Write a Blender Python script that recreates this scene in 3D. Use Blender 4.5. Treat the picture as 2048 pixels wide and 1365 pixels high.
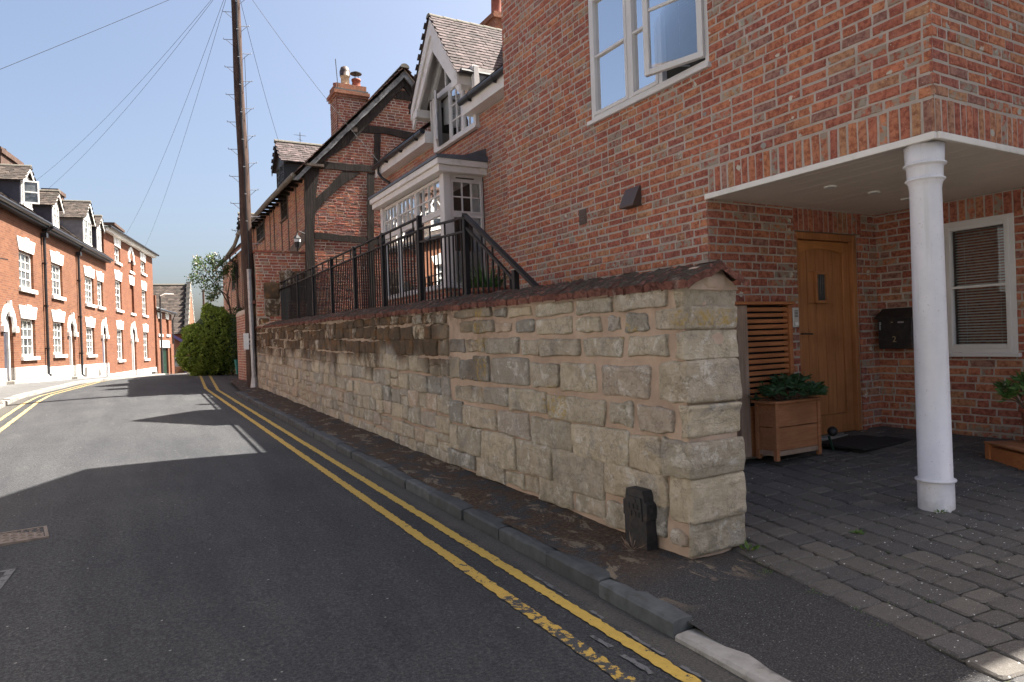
import bpy, math, random
from math import sin, cos, radians, pi, sqrt, atan2, hypot
from mathutils import Vector, Matrix
random.seed(7)
sc = bpy.context.scene
for o in list(bpy.data.objects): bpy.data.objects.remove(o)

# ------------------------------------------------------------------ camera
HEAD = radians(29.4); ROLL = 0.035
cam_d = bpy.data.cameras.new('camera'); cam = bpy.data.objects.new('camera', cam_d)
sc.collection.objects.link(cam); sc.camera = cam
cam_d.sensor_width = 36; cam_d.lens = 36*1365/2048; cam_d.clip_end = 600; cam_d.clip_start = 0.05
fwd = Vector((sin(HEAD), cos(HEAD), 0)); rgt = Vector((cos(HEAD), -sin(HEAD), 0)); up = Vector((0, 0, 1))
cx = rgt*cos(ROLL) - up*sin(ROLL)*1; cy = up*cos(ROLL) + rgt*sin(ROLL)
cam.matrix_world = Matrix(((cx.x, cy.x, -fwd.x, 0), (cx.y, cy.y, -fwd.y, 0), (cx.z, cy.z, -fwd.z, 0), (0, 0, 0, 1)))

# ------------------------------------------------------------------ light
SUNV = Vector((1, -0.124, 1.429)).normalized()          # towards the sun
world = bpy.data.worlds.new('World'); sc.world = world; world.use_nodes = True
nt = world.node_tree; nt.nodes.clear()
sky = nt.nodes.new('ShaderNodeTexSky'); sky.sky_type = 'NISHITA'; sky.sun_disc = False
sky.sun_elevation = math.asin(SUNV.z); sky.sun_rotation = atan2(SUNV.x, SUNV.y)
sky.altitude = 50; sky.air_density = .9; sky.dust_density = 5.2; sky.ozone_density = .4
bg = nt.nodes.new('ShaderNodeBackground'); bg.inputs['Strength'].default_value = 0.057
wo = nt.nodes.new('ShaderNodeOutputWorld')
nt.links.new(sky.outputs[0], bg.inputs[0]); nt.links.new(bg.outputs[0], wo.inputs[0])
sl = bpy.data.lights.new('sun', 'SUN'); sl.energy = 5.0; sl.angle = radians(0.53); sl.color = (1, .95, .87)
so = bpy.data.objects.new('sun', sl); sc.collection.objects.link(so)
so.rotation_euler = SUNV.to_track_quat('Z', 'Y').to_euler(); so.location = (20, -5, 30)
sc.view_settings.view_transform = 'Standard'; sc.view_settings.look = 'None'
sc.view_settings.gamma = 1; sc.view_settings.use_curve_mapping = False
sc.view_settings.exposure = 2.17

# ------------------------------------------------------------------ materials
def srgb(r, g, b):
    f = lambda c: (c/255/12.92) if c <= 10 else ((c/255+.055)/1.055)**2.4
    return (f(r), f(g), f(b), 1)
class NT:
    def __init__(s, name):
        s.m = bpy.data.materials.new(name); s.m.use_nodes = True; s.t = s.m.node_tree; s.t.nodes.clear()
        s.out = s.n('ShaderNodeOutputMaterial'); s.bs = s.n('ShaderNodeBsdfPrincipled')
        s.l(s.bs.outputs[0], s.out.inputs[0]); s.pos = s.n('ShaderNodeNewGeometry').outputs['Position']
    def n(s, ty, **k):
        x = s.t.nodes.new(ty)
        for a, b in k.items(): setattr(x, a, b)
        return x
    def l(s, a, b): s.t.links.new(a, b)
    def noise(s, scale, detail=4, rough=.55, vec=None, dist=0, squash=None):
        x = s.n('ShaderNodeTexNoise'); x.inputs['Scale'].default_value = scale; x.inputs['Detail'].default_value = detail
        x.inputs['Roughness'].default_value = rough; x.inputs['Distortion'].default_value = dist
        v = vec or s.pos
        if squash:
            m = s.n('ShaderNodeMapping'); m.inputs['Scale'].default_value = squash; s.l(v, m.inputs['Vector']); v = m.outputs[0]
        s.l(v, x.inputs['Vector']); return x.outputs['Fac']
    def voro(s, scale, feature='F1', vec=None):
        x = s.n('ShaderNodeTexVoronoi', feature=feature); x.inputs['Scale'].default_value = scale
        s.l(vec or s.pos, x.inputs['Vector']); return x
    def ramp(s, fac, stops, mode='LINEAR'):
        r = s.n('ShaderNodeValToRGB'); r.color_ramp.interpolation = mode
        e = r.color_ramp.elements
        while len(e) > 1: e.remove(e[-1])
        e[0].position, e[0].color = stops[0][0], c4(stops[0][1])
        for p, c in stops[1:]:
            q = e.new(p); q.color = c4(c)
        s.l(fac, r.inputs[0]); return r.outputs[0]
    def mix(s, fac, a, b, mode='MIX'):
        x = s.n('ShaderNodeMix', data_type='RGBA', blend_type=mode)
        for i, v in ((0, fac), (6, a), (7, b)):
            if isinstance(v, (int, float)): x.inputs[i].default_value = v
            elif isinstance(v, (tuple, list)): x.inputs[i].default_value = c4(v)
            else: s.l(v, x.inputs[i])
        return x.outputs[2]
    def math(s, op, a, b=0.0, c=0.0, clamp=False):
        x = s.n('ShaderNodeMath', operation=op); x.use_clamp = clamp
        for i, v in enumerate((a, b, c)):
            if isinstance(v, (int, float)): x.inputs[i].default_value = v
            else: s.l(v, x.inputs[i])
        return x.outputs[0]
    def step(s, v, a, b):
        x = s.n('ShaderNodeMapRange', interpolation_type='SMOOTHSTEP'); s.l(v, x.inputs[0])
        x.inputs[1].default_value = a; x.inputs[2].default_value = b; return x.outputs[0]
    def xyz(s):
        x = s.n('ShaderNodeSeparateXYZ'); s.l(s.pos, x.inputs[0]); return x.outputs
    def rnd(s):
        a = s.n('ShaderNodeAttribute', attribute_name='rnd'); o = s.n('ShaderNodeObjectInfo')
        return s.math('FRACT', s.math('ADD', a.outputs['Fac'], o.outputs['Random']))
    def fin(s, col, rough=.8, bump=None, bs=.3, bd=.01, metal=0, spec=.4):
        if isinstance(col, (tuple, list)): s.bs.inputs['Base Color'].default_value = c4(col)
        else: s.l(col, s.bs.inputs['Base Color'])
        if isinstance(rough, (int, float)): s.bs.inputs['Roughness'].default_value = rough
        else: s.l(rough, s.bs.inputs['Roughness'])
        s.bs.inputs['Metallic'].default_value = metal; s.bs.inputs['Specular IOR Level'].default_value = spec
        if bump is not None:
            b = s.n('ShaderNodeBump'); b.inputs['Strength'].default_value = bs; b.inputs['Distance'].default_value = bd
            s.l(bump, b.inputs['Height']); s.l(b.outputs[0], s.bs.inputs['Normal'])
        return s.m
def c4(c): return tuple(c) if len(c) == 4 else tuple(c)+(1,)
def plain(name, c, rough=.6, var=.18, scale=6, bump=.1, bscale=60, metal=0, spec=.4, rv=0.0, dirt=None):
    s = NT(name)
    n = s.noise(scale, 6, .6)
    col = s.ramp(n, [(.3, tuple(x*(1-var) for x in c[:3])), (.7, tuple(min(1, x*(1+var)) for x in c[:3]))])
    if rv: col = s.mix(1.0, col, s.ramp(s.rnd(), [(0, (1-rv,)*3), (1, (1+rv,)*3)]), 'MULTIPLY')
    if dirt: col = s.mix(s.step(s.noise(dirt[1], 7, .7), .5, .72), col, dirt[0])
    return s.fin(col, rough, s.noise(bscale, 4), bump, .004, metal, spec)
def mat_brick(name, stops, pale=.5, pale_c=(.52, .48, .38), dark=.25, soot=0.0):
    s = NT(name); r = s.rnd()
    base = s.ramp(r, stops)
    n1 = s.noise(28, 5, .65); n2 = s.noise(9, 3)
    col = s.mix(s.step(n1, .38, .66), base, s.mix(1, base, (.55, .45, .47), 'MULTIPLY'))
    col = s.mix(s.math('MULTIPLY', s.step(n2, .5, .75), .35), col, s.mix(1, base, (1.35, 1.25, 1.1), 'MULTIPLY'))
    # chips of old limewash and mortar smears left on reclaimed bricks
    dv = s.n('ShaderNodeVectorMath', operation='ADD'); nz = s.n('ShaderNodeTexNoise'); nz.inputs['Scale'].default_value = 30; s.l(s.pos, nz.inputs['Vector'])
    sc_ = s.n('ShaderNodeVectorMath', operation='SCALE'); sc_.inputs[3].default_value = .05; s.l(nz.outputs['Color'], sc_.inputs[0]); s.l(s.pos, dv.inputs[0]); s.l(sc_.outputs[0], dv.inputs[1])
    vo = s.voro(10, vec=dv.outputs[0]); vc = s.n('ShaderNodeSeparateColor'); s.l(vo.outputs['Color'], vc.inputs[0])
    msk = s.math('MULTIPLY', s.math('MULTIPLY', s.math('GREATER_THAN', vc.outputs[0], .86), s.step(vo.outputs['Distance'], .30, .22)), pale)
    col = s.mix(msk, col, s.mix(vc.outputs[1], pale_c, (.20, .20, .20)))
    msk2 = s.math('MULTIPLY', s.step(s.noise(60, 3, .6), .66, .72), .6*pale); col = s.mix(msk2, col, (.55, .47, .40))
    r2 = s.math('FRACT', s.math('MULTIPLY', r, 17.3))
    sp = s.math('MULTIPLY', s.math('GREATER_THAN', r2, .84), s.step(s.noise(22, 3, .5), .42, .58))
    col = s.mix(s.math('MULTIPLY', sp, .8*pale), col, (.27, .25, .2))
    if soot: col = s.mix(s.math('MULTIPLY', s.step(s.noise(1.1, 4), .45, .7), soot), col, (.05, .035, .03))
    col = s.mix(1, col, s.ramp(s.noise(.9, 5, .65), [(.3, (.84, .82, .80)), (.7, (1.1, 1.1, 1.1))]), 'MULTIPLY')
    h = s.math('ADD', s.noise(45, 5, .7), s.math('MULTIPLY', s.noise(160, 3), .4))
    return s.fin(col, .9, h, .75, .006, spec=.2)
RED = [(0, (.40, .125, .085)), (.2, (.33, .095, .072)), (.36, (.47, .165, .095)), (.5, (.38, .115, .082)), (.62, (.30, .095, .08)),
       (.74, (.44, .14, .09)), (.86, (.40, .18, .11)), (.95, (.28, .125, .11)), (1, (.33, .14, .12))]
def shift(st, f): return [(p, tuple(min(.9, c*k) for c, k in zip(cc, f))) for p, cc in st]
M = {}
M['brick'] = mat_brick('reclaimed_brick', shift(RED, (1.02, 1.22, 1.1)), 1.0)
M['brick_warm'] = mat_brick('warm_brick', shift(RED, (1.0, 1.3, 1.25)), .5)
M['brick_old'] = mat_brick('old_brick', shift(RED, (.85, 1.0, .95)), .35, soot=.35)
M['brick_street'] = mat_brick('weathered_buff_brick', shift(RED, (1.1, 1.75, 1.75)), .6)
M['brick_wallpale'] = mat_brick('pale_garden_brick', shift(RED, (1.1, 1.6, 1.7)), .9)
def mat_mortar(name, a, b):
    s = NT(name); col = s.ramp(s.noise(7, 6, .65), [(.3, a), (.7, b)])
    col = s.mix(s.step(s.noise(40, 3), .55, .7), col, tuple(x*.78 for x in b))
    return s.fin(col, .95, s.noise(120, 4, .7), .6, .004, spec=.15)
M['mortar'] = mat_mortar('brick_mortar', (.31, .265, .225), (.42, .36, .31))
M['mortar_old'] = mat_mortar('old_lime_mortar', (.42, .34, .27), (.55, .46, .38))
def mat_facade_far(name, a, b, mort):
    s = NT(name); m = s.n('ShaderNodeMapping'); m.inputs['Rotation'].default_value = (0, 0, radians(10.3-90)*-1)
    s.l(s.pos, m.inputs[0]); sx = s.n('ShaderNodeSeparateXYZ'); s.l(m.outputs[0], sx.inputs[0])
    cb = s.n('ShaderNodeCombineXYZ'); s.l(sx.outputs[0], cb.inputs[0]); s.l(sx.outputs[2], cb.inputs[1])
    t = s.n('ShaderNodeTexBrick'); s.l(cb.outputs[0], t.inputs['Vector'])
    for k, v in (('Scale', 1.0), ('Brick Width', .225), ('Row Height', .075), ('Mortar Size', .006), ('Mortar Smooth', .3), ('Bias', 0)): t.inputs[k].default_value = v
    t.inputs['Color1'].default_value = c4(a); t.inputs['Color2'].default_value = c4(b); t.inputs['Mortar'].default_value = c4(mort)
    col = s.mix(s.math('MULTIPLY', s.step(s.noise(1.3, 5, .6), .4, .75), .45), t.outputs['Color'], s.mix(1, t.outputs['Color'], (.72, .66, .62), 'MULTIPLY'))
    col = s.mix(s.math('MULTIPLY', s.step(s.noise(14, 4, .7), .5, .75), .35), col, s.mix(1, col, (1.25, 1.35, 1.4), 'MULTIPLY'))
    return s.fin(col, .9, t.outputs['Fac'], -.5, .006, spec=.2)
M['far_brick'] = mat_facade_far('terrace_brick', (.175, .071, .036), (.122, .048, .028), (.17, .12, .085))
M['far_brick_b'] = mat_facade_far('tall_terrace_brick', (.175, .066, .033), (.126, .046, .027), (.165, .108, .074))
M['far_brick_w'] = plain('near_terrace_brick', (.20, .085, .05), .9, .25, 5, .3, 40)
M['sooty_brick'] = plain('sooty_chimney_brick', (.075, .042, .030), .9, .4, 6, .4, 30, dirt=((.03, .025, .022), 4))
M['bounce_grey'] = plain('bounce_grey_wall', (.15, .155, .16), .9, .1, 2, .2, 20)  # neutral tone picked for the light the unseen houses bounce back
M['white'] = plain('white_paint', (.80, .79, .75), .5, .03, 3, .08, 30, dirt=((.62, .6, .54), 5))
M['white_wall'] = plain('white_render', (.80, .79, .76), .8, .05, 2, .3, 25, dirt=((.6, .57, .5), 3))
M['upvc'] = plain('pale_stone_painted_timber', (.56, .53, .51), .45, .04, 4, .05, 30)
M['upvc_dark'] = plain('window_gasket', (.03, .03, .03), .5)
M['fascia'] = plain('painted_fascia', (.64, .60, .56), .5, .05, 3, .05, 30, dirt=((.52, .48, .43), 4))
M['soffit'] = plain('soffit_paint', (.62, .56, .50), .5, .05, 3, .08, 40)
def mat_column():
    s = NT('column_paint'); P = s.xyz()
    col = s.ramp(s.noise(8, 6, .6), [(.3, (.57, .555, .575)), (.7, (.63, .61, .625))])
    col = s.mix(s.math('MULTIPLY', s.step(s.noise(1, 6, .7, squash=(22, 22, 1.1)), .54, .70), .28), col, (.40, .37, .34))
    low = s.step(s.math('ADD', P[2], s.math('MULTIPLY', s.noise(18, 4), .22)), -.92, -1.12)
    col = s.mix(s.math('MULTIPLY', low, .55), col, (.27, .25, .20))
    col = s.mix(s.math('MULTIPLY', s.step(s.noise(75, 3), .66, .70), .6), col, (.33, .27, .22))
    return s.fin(col, .42, s.noise(60, 5, .7), .25, .004)
M['column'] = mat_column()
M['wire'] = plain('cable_sheath', (.07, .07, .075), .9, .1, spec=.1)
M['gutter'] = plain('black_gutter', (.02, .02, .022), .35, .2, 8)
M['lead'] = plain('lead_sheet', (.09, .1, .115), .5, .2, 6, .2, 15)
M['rail'] = plain('black_railing_paint', (.010, .0095, .011), .6, .3, 12, .1, 80, spec=.25)
def mat_asphalt():
    s = NT('road_asphalt'); P = s.xyz()
    g1 = s.noise(180, 3, .7); g2 = s.noise(60, 4, .6); big = s.noise(.55, 5, .6)
    col = s.ramp(g1, [(.32, (.0215, .0228, .0255)), (.5, (.0385, .0398, .042)), (.68, (.078, .0785, .079))])
    col = s.mix(1, col, s.ramp(big, [(.3, (.80, .81, .84)), (.7, (1.16, 1.14, 1.10))]), 'MULTIPLY')
    col = s.mix(1, col, s.ramp(s.noise(1.2, 5, .7, squash=(2.5, .35, 1)), [(.35, (.80, .80, .82)), (.65, (1.16, 1.15, 1.13))]), 'MULTIPLY')
    col = s.mix(1, col, s.ramp(g2, [(.34, (.60, .61, .64)), (.5, (1, 1, 1)), (.66, (1.55, 1.54, 1.5))]), 'MULTIPLY')
    # pale stone chips
    v = s.voro(55); vr = s.n('ShaderNodeSeparateColor'); s.l(v.outputs['Color'], vr.inputs[0])
    col = s.mix(s.math('MULTIPLY', s.math('GREATER_THAN', vr.outputs[0], .996), s.math('LESS_THAN', v.outputs['Distance'], .35)), col, (.22, .215, .20))
    # grit that gathers in the two gutters
    gr = s.step(s.math('ADD', s.math('ABSOLUTE', P[0]), s.math('MULTIPLY', s.noise(3.5, 5, .7), .42)), 2.16, 2.36)
    grit = s.ramp(s.noise(85, 5, .8), [(.35, (.04, .036, .032)), (.65, (.13, .118, .10))])
    col = s.mix(s.math('MULTIPLY', gr, .75), col, grit)
    h = s.math('ADD', g1, s.math('MULTIPLY', s.noise(90, 3), .8))
    return s.fin(col, .88, h, .5, .006, spec=.25)
M['road'] = mat_asphalt()
def mat_footway():
    s = NT('footway_asphalt'); P = s.xyz()
    g = s.noise(130, 4, .75)
    col = s.ramp(g, [(.35, (.024, .023, .025)), (.52, (.052, .05, .05)), (.7, (.13, .126, .122))])
    v = s.voro(95); vr = s.n('ShaderNodeSeparateColor'); s.l(v.outputs['Color'], vr.inputs[0])
    col = s.mix(s.math('MULTIPLY', s.math('GREATER_THAN', vr.outputs[0], .955), s.math('LESS_THAN', v.outputs['Distance'], .27)), col, (.24, .235, .22))
    # earth and dead moss beside the wall
    far = s.step(P[1], 2.7, 3.3)
    mk = s.step(s.noise(3.6, 6, .7), .40, .52)
    soil = s.ramp(s.noise(38, 6, .8), [(.35, (.035, .022, .014)), (.55, (.085, .055, .035)), (.72, (.20, .145, .095))])
    col = s.mix(s.math('MULTIPLY', mk, far), col, soil)
    dry = s.step(s.noise(4.5, 5, .7, dist=.5, squash=(1.6, .8, 1)), .55, .62)
    straw = s.ramp(s.noise(70, 4, .8, squash=(1, 2.5, 1)), [(.35, (.12, .09, .06)), (.65, (.30, .24, .17))])
    col = s.mix(s.math('MULTIPLY', dry, s.math('MULTIPLY', s.step(P[1], 2.45, 2.8), .85)), col, straw)
    h = s.math('ADD', g, s.math('MULTIPLY', s.noise(22, 5, .7), 1.2))
    return s.fin(col, .92, h, .8, .012, spec=.2)
M['footway'] = mat_footway()
M['footway_l'] = plain('grey_footway', (.085, .084, .082), .9, .2, 3, .5, 120)
M['kerb_dark'] = plain('granite_kerb', (.062, .066, .068), .8, .3, 9, .6, 60, rv=.22, dirt=((.045, .045, .04), 7))
M['kerb_light'] = plain('concrete_kerb', (.25, .235, .215), .85, .2, 12, .5, 90, rv=.1, dirt=((.12, .11, .10), 9))
def mat_paint(name, c, base_thr, near_thr):
    s = NT(name); P = s.xyz()
    w = s.noise(22, 6, .7); w2 = s.noise(4, 4)
    near = s.step(P[1], near_thr[1], near_thr[0])
    thr = s.math('ADD', base_thr, s.math('MULTIPLY', near, near_thr[2]))
    lvl = s.math('ADD', s.math('MULTIPLY', w, .72), s.math('MULTIPLY', w2, .28))
    worn = s.math('LESS_THAN', lvl, thr)
    y = s.ramp(s.noise(30, 5, .7), [(.3, tuple(x*.78 for x in c)), (.7, c)])
    asp = s.ramp(s.noise(180, 3, .7), [(.32, (.0215, .0228, .0255)), (.5, (.0385, .0398, .042)), (.68, (.078, .0785, .079))])
    return s.fin(s.mix(worn, y, asp), .75, s.noise(110, 3), .4, .004)
M['yellow'] = mat_paint('yellow_road_paint', (.50, .33, .065), .385, (2.2, 3.6, .05))
M['yellow_worn'] = mat_paint('worn_yellow_road_paint', (.48, .31, .06), .385, (2.2, 4.6, .14))
M['yellow_pale'] = mat_paint('faded_yellow_road_paint', (.40, .31, .13), .42, (0, .1, 0))
M['faint'] = mat_paint('faded_white_road_paint', (.13, .13, .13), .46, (0, .1, 0))
def mat_stone():
    s = NT('sandstone'); P = s.xyz(); r = s.rnd()
    base = s.ramp(r, [(0, (.53, .45, .35)), (.2, (.44, .385, .31)), (.36, (.60, .51, .39)), (.5, (.48, .42, .335)), (.62, (.32, .30, .275)), (.74, (.58, .48, .36)), (.87, (.43, .39, .35)), (1, (.56, .43, .33))])
    n = s.noise(9, 7, .7); f = s.noise(42, 6, .75)
    col = s.mix(s.step(n, .35, .7), s.mix(1, base, (.78, .76, .70), 'MULTIPLY'), base)
    col = s.mix(s.math('MULTIPLY', s.step(f, .5, .72), .5), col, s.mix(1, base, (.55, .52, .46), 'MULTIPLY'))
    col = s.mix(s.math('MULTIPLY', s.step(s.noise(6.5, 6, .7, dist=.5), .53, .66), .6), col, (.70, .66, .59))       # bleached salt bloom
    col = s.mix(s.math('MULTIPLY', s.step(s.noise(5, 6, .75, dist=.4), .60, .74), .45), col, (.24, .235, .15))          # green algae
    col = s.mix(s.math('MULTIPLY', s.step(s.noise(11, 6, .8), .60, .74), .35), col, (.13, .12, .10))
    col = s.mix(s.math('MULTIPLY', s.step(s.noise(3.1, 7, .72, dist=.6), .54, .66), .55), col, (.23, .22, .21))
    # iron brown and black weathering of the upper courses further along
    top = s.math('SUBTRACT', P[2], s.math('ADD', .219, s.math('MULTIPLY', P[1], .0175)))
    a = s.step(s.math('ADD', top, s.math('MULTIPLY', s.math('SUBTRACT', s.noise(1.4, 3), .5), 1.2)), -.78, -.40)
    b = s.step(s.math('ADD', P[1], s.math('MULTIPLY', s.math('SUBTRACT', s.noise(1.1, 3), .5), 5)), 4.4, 7.2)
    st = s.math('MULTIPLY', s.math('MULTIPLY', a, b), s.step(s.math('ADD', s.noise(7, 6, .75), s.math('MULTIPLY', s.math('FRACT', s.math('MULTIPLY', r, 7.7)), .42)), .43, .60))
    iron = s.ramp(s.noise(5, 5, .7), [(.35, (.035, .026, .018)), (.52, (.085, .048, .022)), (.66, (.17, .075, .025))])
    col = s.mix(s.math('MULTIPLY', st, .92), col, iron)
    # yellow lichen run
    for (y0, z0, ry, rz) in ((5.55, -.02, .10, .34), (4.35, -.48, .14, .12), (2.95, .10, .12, .04), (3.45, .03, .1, .05)):
        d = s.math('ADD', s.math('POWER', s.math('DIVIDE', s.math('SUBTRACT', P[1], y0), ry), 2), s.math('POWER', s.math('DIVIDE', s.math('SUBTRACT', P[2], z0), rz), 2))
        k = s.math('MULTIPLY', s.math('LESS_THAN', d, 1.4), s.step(s.noise(20, 6, .8), .46, .62))
        col = s.mix(s.math('MULTIPLY', k, .75), col, (.42, .27, .05))
    lo = s.step(P[2], -.85, -1.35)
    col = s.mix(s.math('MULTIPLY', lo, s.math('MULTIPLY', s.step(s.noise(8, 5), .5, .65), .5)), col, (.10, .095, .06))
    cr = s.n('ShaderNodeTexNoise'); cr.inputs['Scale'].default_value = 5; cr.inputs['Detail'].default_value = 7; cr.inputs['Roughness'].default_value = .7; s.l(s.pos, cr.inputs['Vector'])
    crack = s.math('SUBTRACT', 1, s.step(s.math('ABSOLUTE', s.math('SUBTRACT', cr.outputs['Fac'], .5)), 0, .012))
    col = s.mix(s.math('MULTIPLY', crack, .45), col, (.12, .10, .075))
    bed = s.noise(1, 6, .7, squash=(14, 3, 42))
    h = s.math('ADD', s.math('ADD', s.math('MULTIPLY', s.noise(14, 6, .7), 1.6), s.math('MULTIPLY', s.noise(70, 5, .75), .6)), s.math('SUBTRACT', s.math('MULTIPLY', bed, .8), s.math('MULTIPLY', crack, .12)))
    return s.fin(col, .93, h, 1.0, .02, spec=.2)
M['stone'] = mat_stone()
def mat_point():
    s = NT('pink_lime_pointing'); P = s.xyz()
    col = s.ramp(s.noise(4, 6, .65), [(.3, (.29, .21, .16)), (.55, (.39, .285, .215)), (.75, (.44, .35, .27))])
    col = s.mix(s.math('MULTIPLY', s.step(s.noise(22, 5, .7), .52, .7), .4), col, (.26, .19, .14))
    top = s.math('SUBTRACT', P[2], s.math('ADD', .219, s.math('MULTIPLY', P[1], .0175)))
    a = s.math('MULTIPLY', s.step(s.math('ADD', top, s.math('MULTIPLY', s.math('SUBTRACT', s.noise(1.4, 3), .5), 1.3)), -.55, -.1), s.step(P[1], 4.6, 6.6))
    col = s.mix(s.math('MULTIPLY', a, s.math('MULTIPLY', s.step(s.noise(9, 5, .7), .4, .6), .85)), col, (.10, .07, .05))
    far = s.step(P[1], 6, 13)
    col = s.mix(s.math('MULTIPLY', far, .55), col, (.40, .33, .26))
    h = s.math('ADD', s.noise(11, 5, .6), s.math('MULTIPLY', s.noise(110, 4, .7), .3))
    return s.fin(col, .93, h, .7, .012, spec=.2)
M['pointing'] = mat_point()
def mat_coping():
    s = NT('mossy_coping_brick'); r = s.rnd()
    base = s.ramp(r, [(0, (.20, .080, .056)), (.4, (.14, .060, .046)), (.7, (.23, .095, .066)), (1, (.16, .075, .058))])
    col = s.mix(s.math('MULTIPLY', s.step(s.noise(30, 5, .7), .45, .7), .6), base, s.mix(1, base, (.55, .5, .5), 'MULTIPLY'))
    g = s.n('ShaderNodeNewGeometry'); sz = s.n('ShaderNodeSeparateXYZ'); s.l(g.outputs['True Normal'], sz.inputs[0])
    upf = s.step(s.math('ABSOLUTE', sz.outputs[2]), .5, .8)
    mo = s.step(s.noise(15, 6, .75, dist=.3), .40, .50)
    moss = s.ramp(s.noise(60, 4, .7), [(.35, (.022, .019, .015)), (.65, (.075, .062, .042))])
    col = s.mix(s.math('MULTIPLY', s.math('MULTIPLY', mo, upf), .93), col, moss)
    col = s.mix(s.math('MULTIPLY', s.step(s.noise(12, 5), .58, .7), .35), col, (.42, .33, .27))
    h = s.math('ADD', s.noise(26, 5, .75), s.math('MULTIPLY', mo, .7))
    return s.fin(col, .9, h, 1.0, .02, spec=.2)
M['coping'] = mat_coping()
def mat_paver():
    s = NT('block_paver'); r = s.rnd(); P = s.xyz()
    base = s.ramp(r, [(0, (.068, .061, .055)), (.3, (.088, .079, .070)), (.6, (.060, .057, .057)), (.8, (.11, .097, .084)), (1, (.078, .071, .065))])
    col = s.mix(s.math('MULTIPLY', s.step(s.noise(24, 6, .75), .42, .7), .5), base, s.mix(1, base, (.6, .6, .62), 'MULTIPLY'))
    col = s.mix(s.math('MULTIPLY', s.step(s.noise(150, 3, .7), .54, .66), .5), col, (.22, .21, .20))
    v = s.voro(48); vr = s.n('ShaderNodeSeparateColor'); s.l(v.outputs['Color'], vr.inputs[0])
    dens = s.ramp(s.noise(1.3, 3), [(.35, (.97,)*3), (.62, (.72,)*3)])
    lich = s.math('MULTIPLY', s.math('GREATER_THAN', vr.outputs[0], dens), s.math('LESS_THAN', v.outputs['Distance'], s.math('MULTIPLY', vr.outputs[1], .24)))
    col = s.mix(s.math('MULTIPLY', lich, .9), col, (.60, .60, .57))
    return s.fin(col, .85, s.noise(90, 5, .7), .6, .006, spec=.3)
M['paver'] = mat_paver()
M['joint'] = plain('dark_jointing_sand', (.035, .032, .024), .95, .4, 20, .6, 80, dirt=((.045, .06, .015), 6))
def mat_timber(name, a, b, rough=.85, grain=(30, 30, 2.2), bump=.8):
    s = NT(name); g = s.noise(1, 7, .7, squash=grain); n = s.noise(3, 4)
    col = s.ramp(g, [(.32, a), (.68, b)]); col = s.mix(s.math('MULTIPLY', s.step(n, .4, .7), .4), col, tuple(x*.6 for x in a[:3]))
    return s.fin(col, rough, g, bump, .01, spec=.25)
M['beam'] = mat_timber('dark_oak_beam', (.014, .011, .009), (.050, .038, .031))
M['beam_grey'] = mat_timber('weathered_oak_stud', (.07, .052, .040), (.16, .125, .10))
M['barge'] = mat_timber('peeling_bargeboard', (.10, .10, .10), (.34, .34, .33), grain=(8, 8, 8))
M['pole'] = mat_timber('creosoted_pole', (.040, .024, .019), (.11, .068, .052), grain=(26, 26, 1.6))
M['oak'] = mat_timber('golden_oak', (.30, .117, .044), (.45, .20, .078), .5, grain=(55, 55, 2.0), bump=.25)
M['oak_h'] = mat_timber('golden_oak_rail', (.35, .135, .04), (.50, .22, .068), .5, grain=(2.0, 40, 55), bump=.25)
M['cedar'] = mat_timber('orange_slat_timber', (.31, .11, .042), (.46, .18, .068), .6, grain=(4, 30, 60), bump=.3)
M['greywood'] = mat_timber('weathered_post', (.24, .16, .11), (.38, .27, .20), .8)
M['planter'] = mat_timber('worn_planter_board', (.27, .105, .045), (.40, .18, .085), .7, grain=(5, 30, 50), bump=.4)
M['tile'] = plain('clay_roof_tile', (.08, .055, .045), .9, .35, 9, .6, 50, rv=.38, dirt=((.15, .135, .11), 5))
M['tile_red'] = plain('red_mossy_tile', (.10, .052, .04), .9, .35, 9, .6, 50, rv=.4, dirt=((.05, .045, .03), 9))
M['tile_pale'] = plain('lichened_roof_tile', (.072, .052, .050), .9, .3, 9, .6, 50, rv=.45, dirt=((.045, .032, .028), 7))
M['tile_far'] = plain('brown_roof_tile', (.058, .044, .036), .9, .4, 4, .6, 20, rv=.45, dirt=((.045, .04, .032), 2.5))
M['slate'] = plain('slate', (.075, .078, .075), .7, .3, 5, .4, 30, rv=.3)
M['ridge'] = plain('ridge_tile', (.15, .135, .11), .9, .25, 12, .6, 40, dirt=((.17, .15, .12), 8))
M['terracotta'] = plain('terracotta', (.26, .085, .055), .8, .2, 14, .3, 50)
M['buffpot'] = plain('buff_chimney_pot', (.50, .40, .26), .8, .2, 14, .3, 50)
M['iron'] = plain('black_iron', (.018, .017, .018), .55, .5, 30, .8, 55, dirt=((.055, .035, .025), 16))
M['steel'] = plain('galvanised_steel', (.33, .34, .36), .42, .2, 12, .2, 50, metal=.6)
M['grey_box'] = plain('grey_junction_box', (.10, .12, .14), .5, .2, 9)
M['black'] = plain('dark_interior', (.012, .012, .014), .9)
M['room'] = plain('dim_room_wall', (.10, .09, .08), .9)
M['blind'] = plain('blind_slat', (.50, .50, .46), .6, .04)
M['curtain'] = plain('pale_curtain', (.55, .56, .56), .9, .12, 3)
M['frosted'] = plain('frosted_film', (.52, .56, .55), .5, .04, 2)
M['brown_plastic'] = plain('brown_plastic', (.075, .048, .038), .5, .1)
M['concrete'] = plain('concrete', (.27, .25, .22), .9, .25, 5, .5, 60)
M['cover'] = plain('rusty_cast_cover', (.16, .125, .10), .7, .35, 25, .5, 70)
M['doormat'] = plain('coir_mat', (.018, .016, .016), .95, .4, 40, .9, 200)
M['brass'] = plain('aged_brass', (.42, .34, .2), .4, .1, metal=.7)
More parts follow.
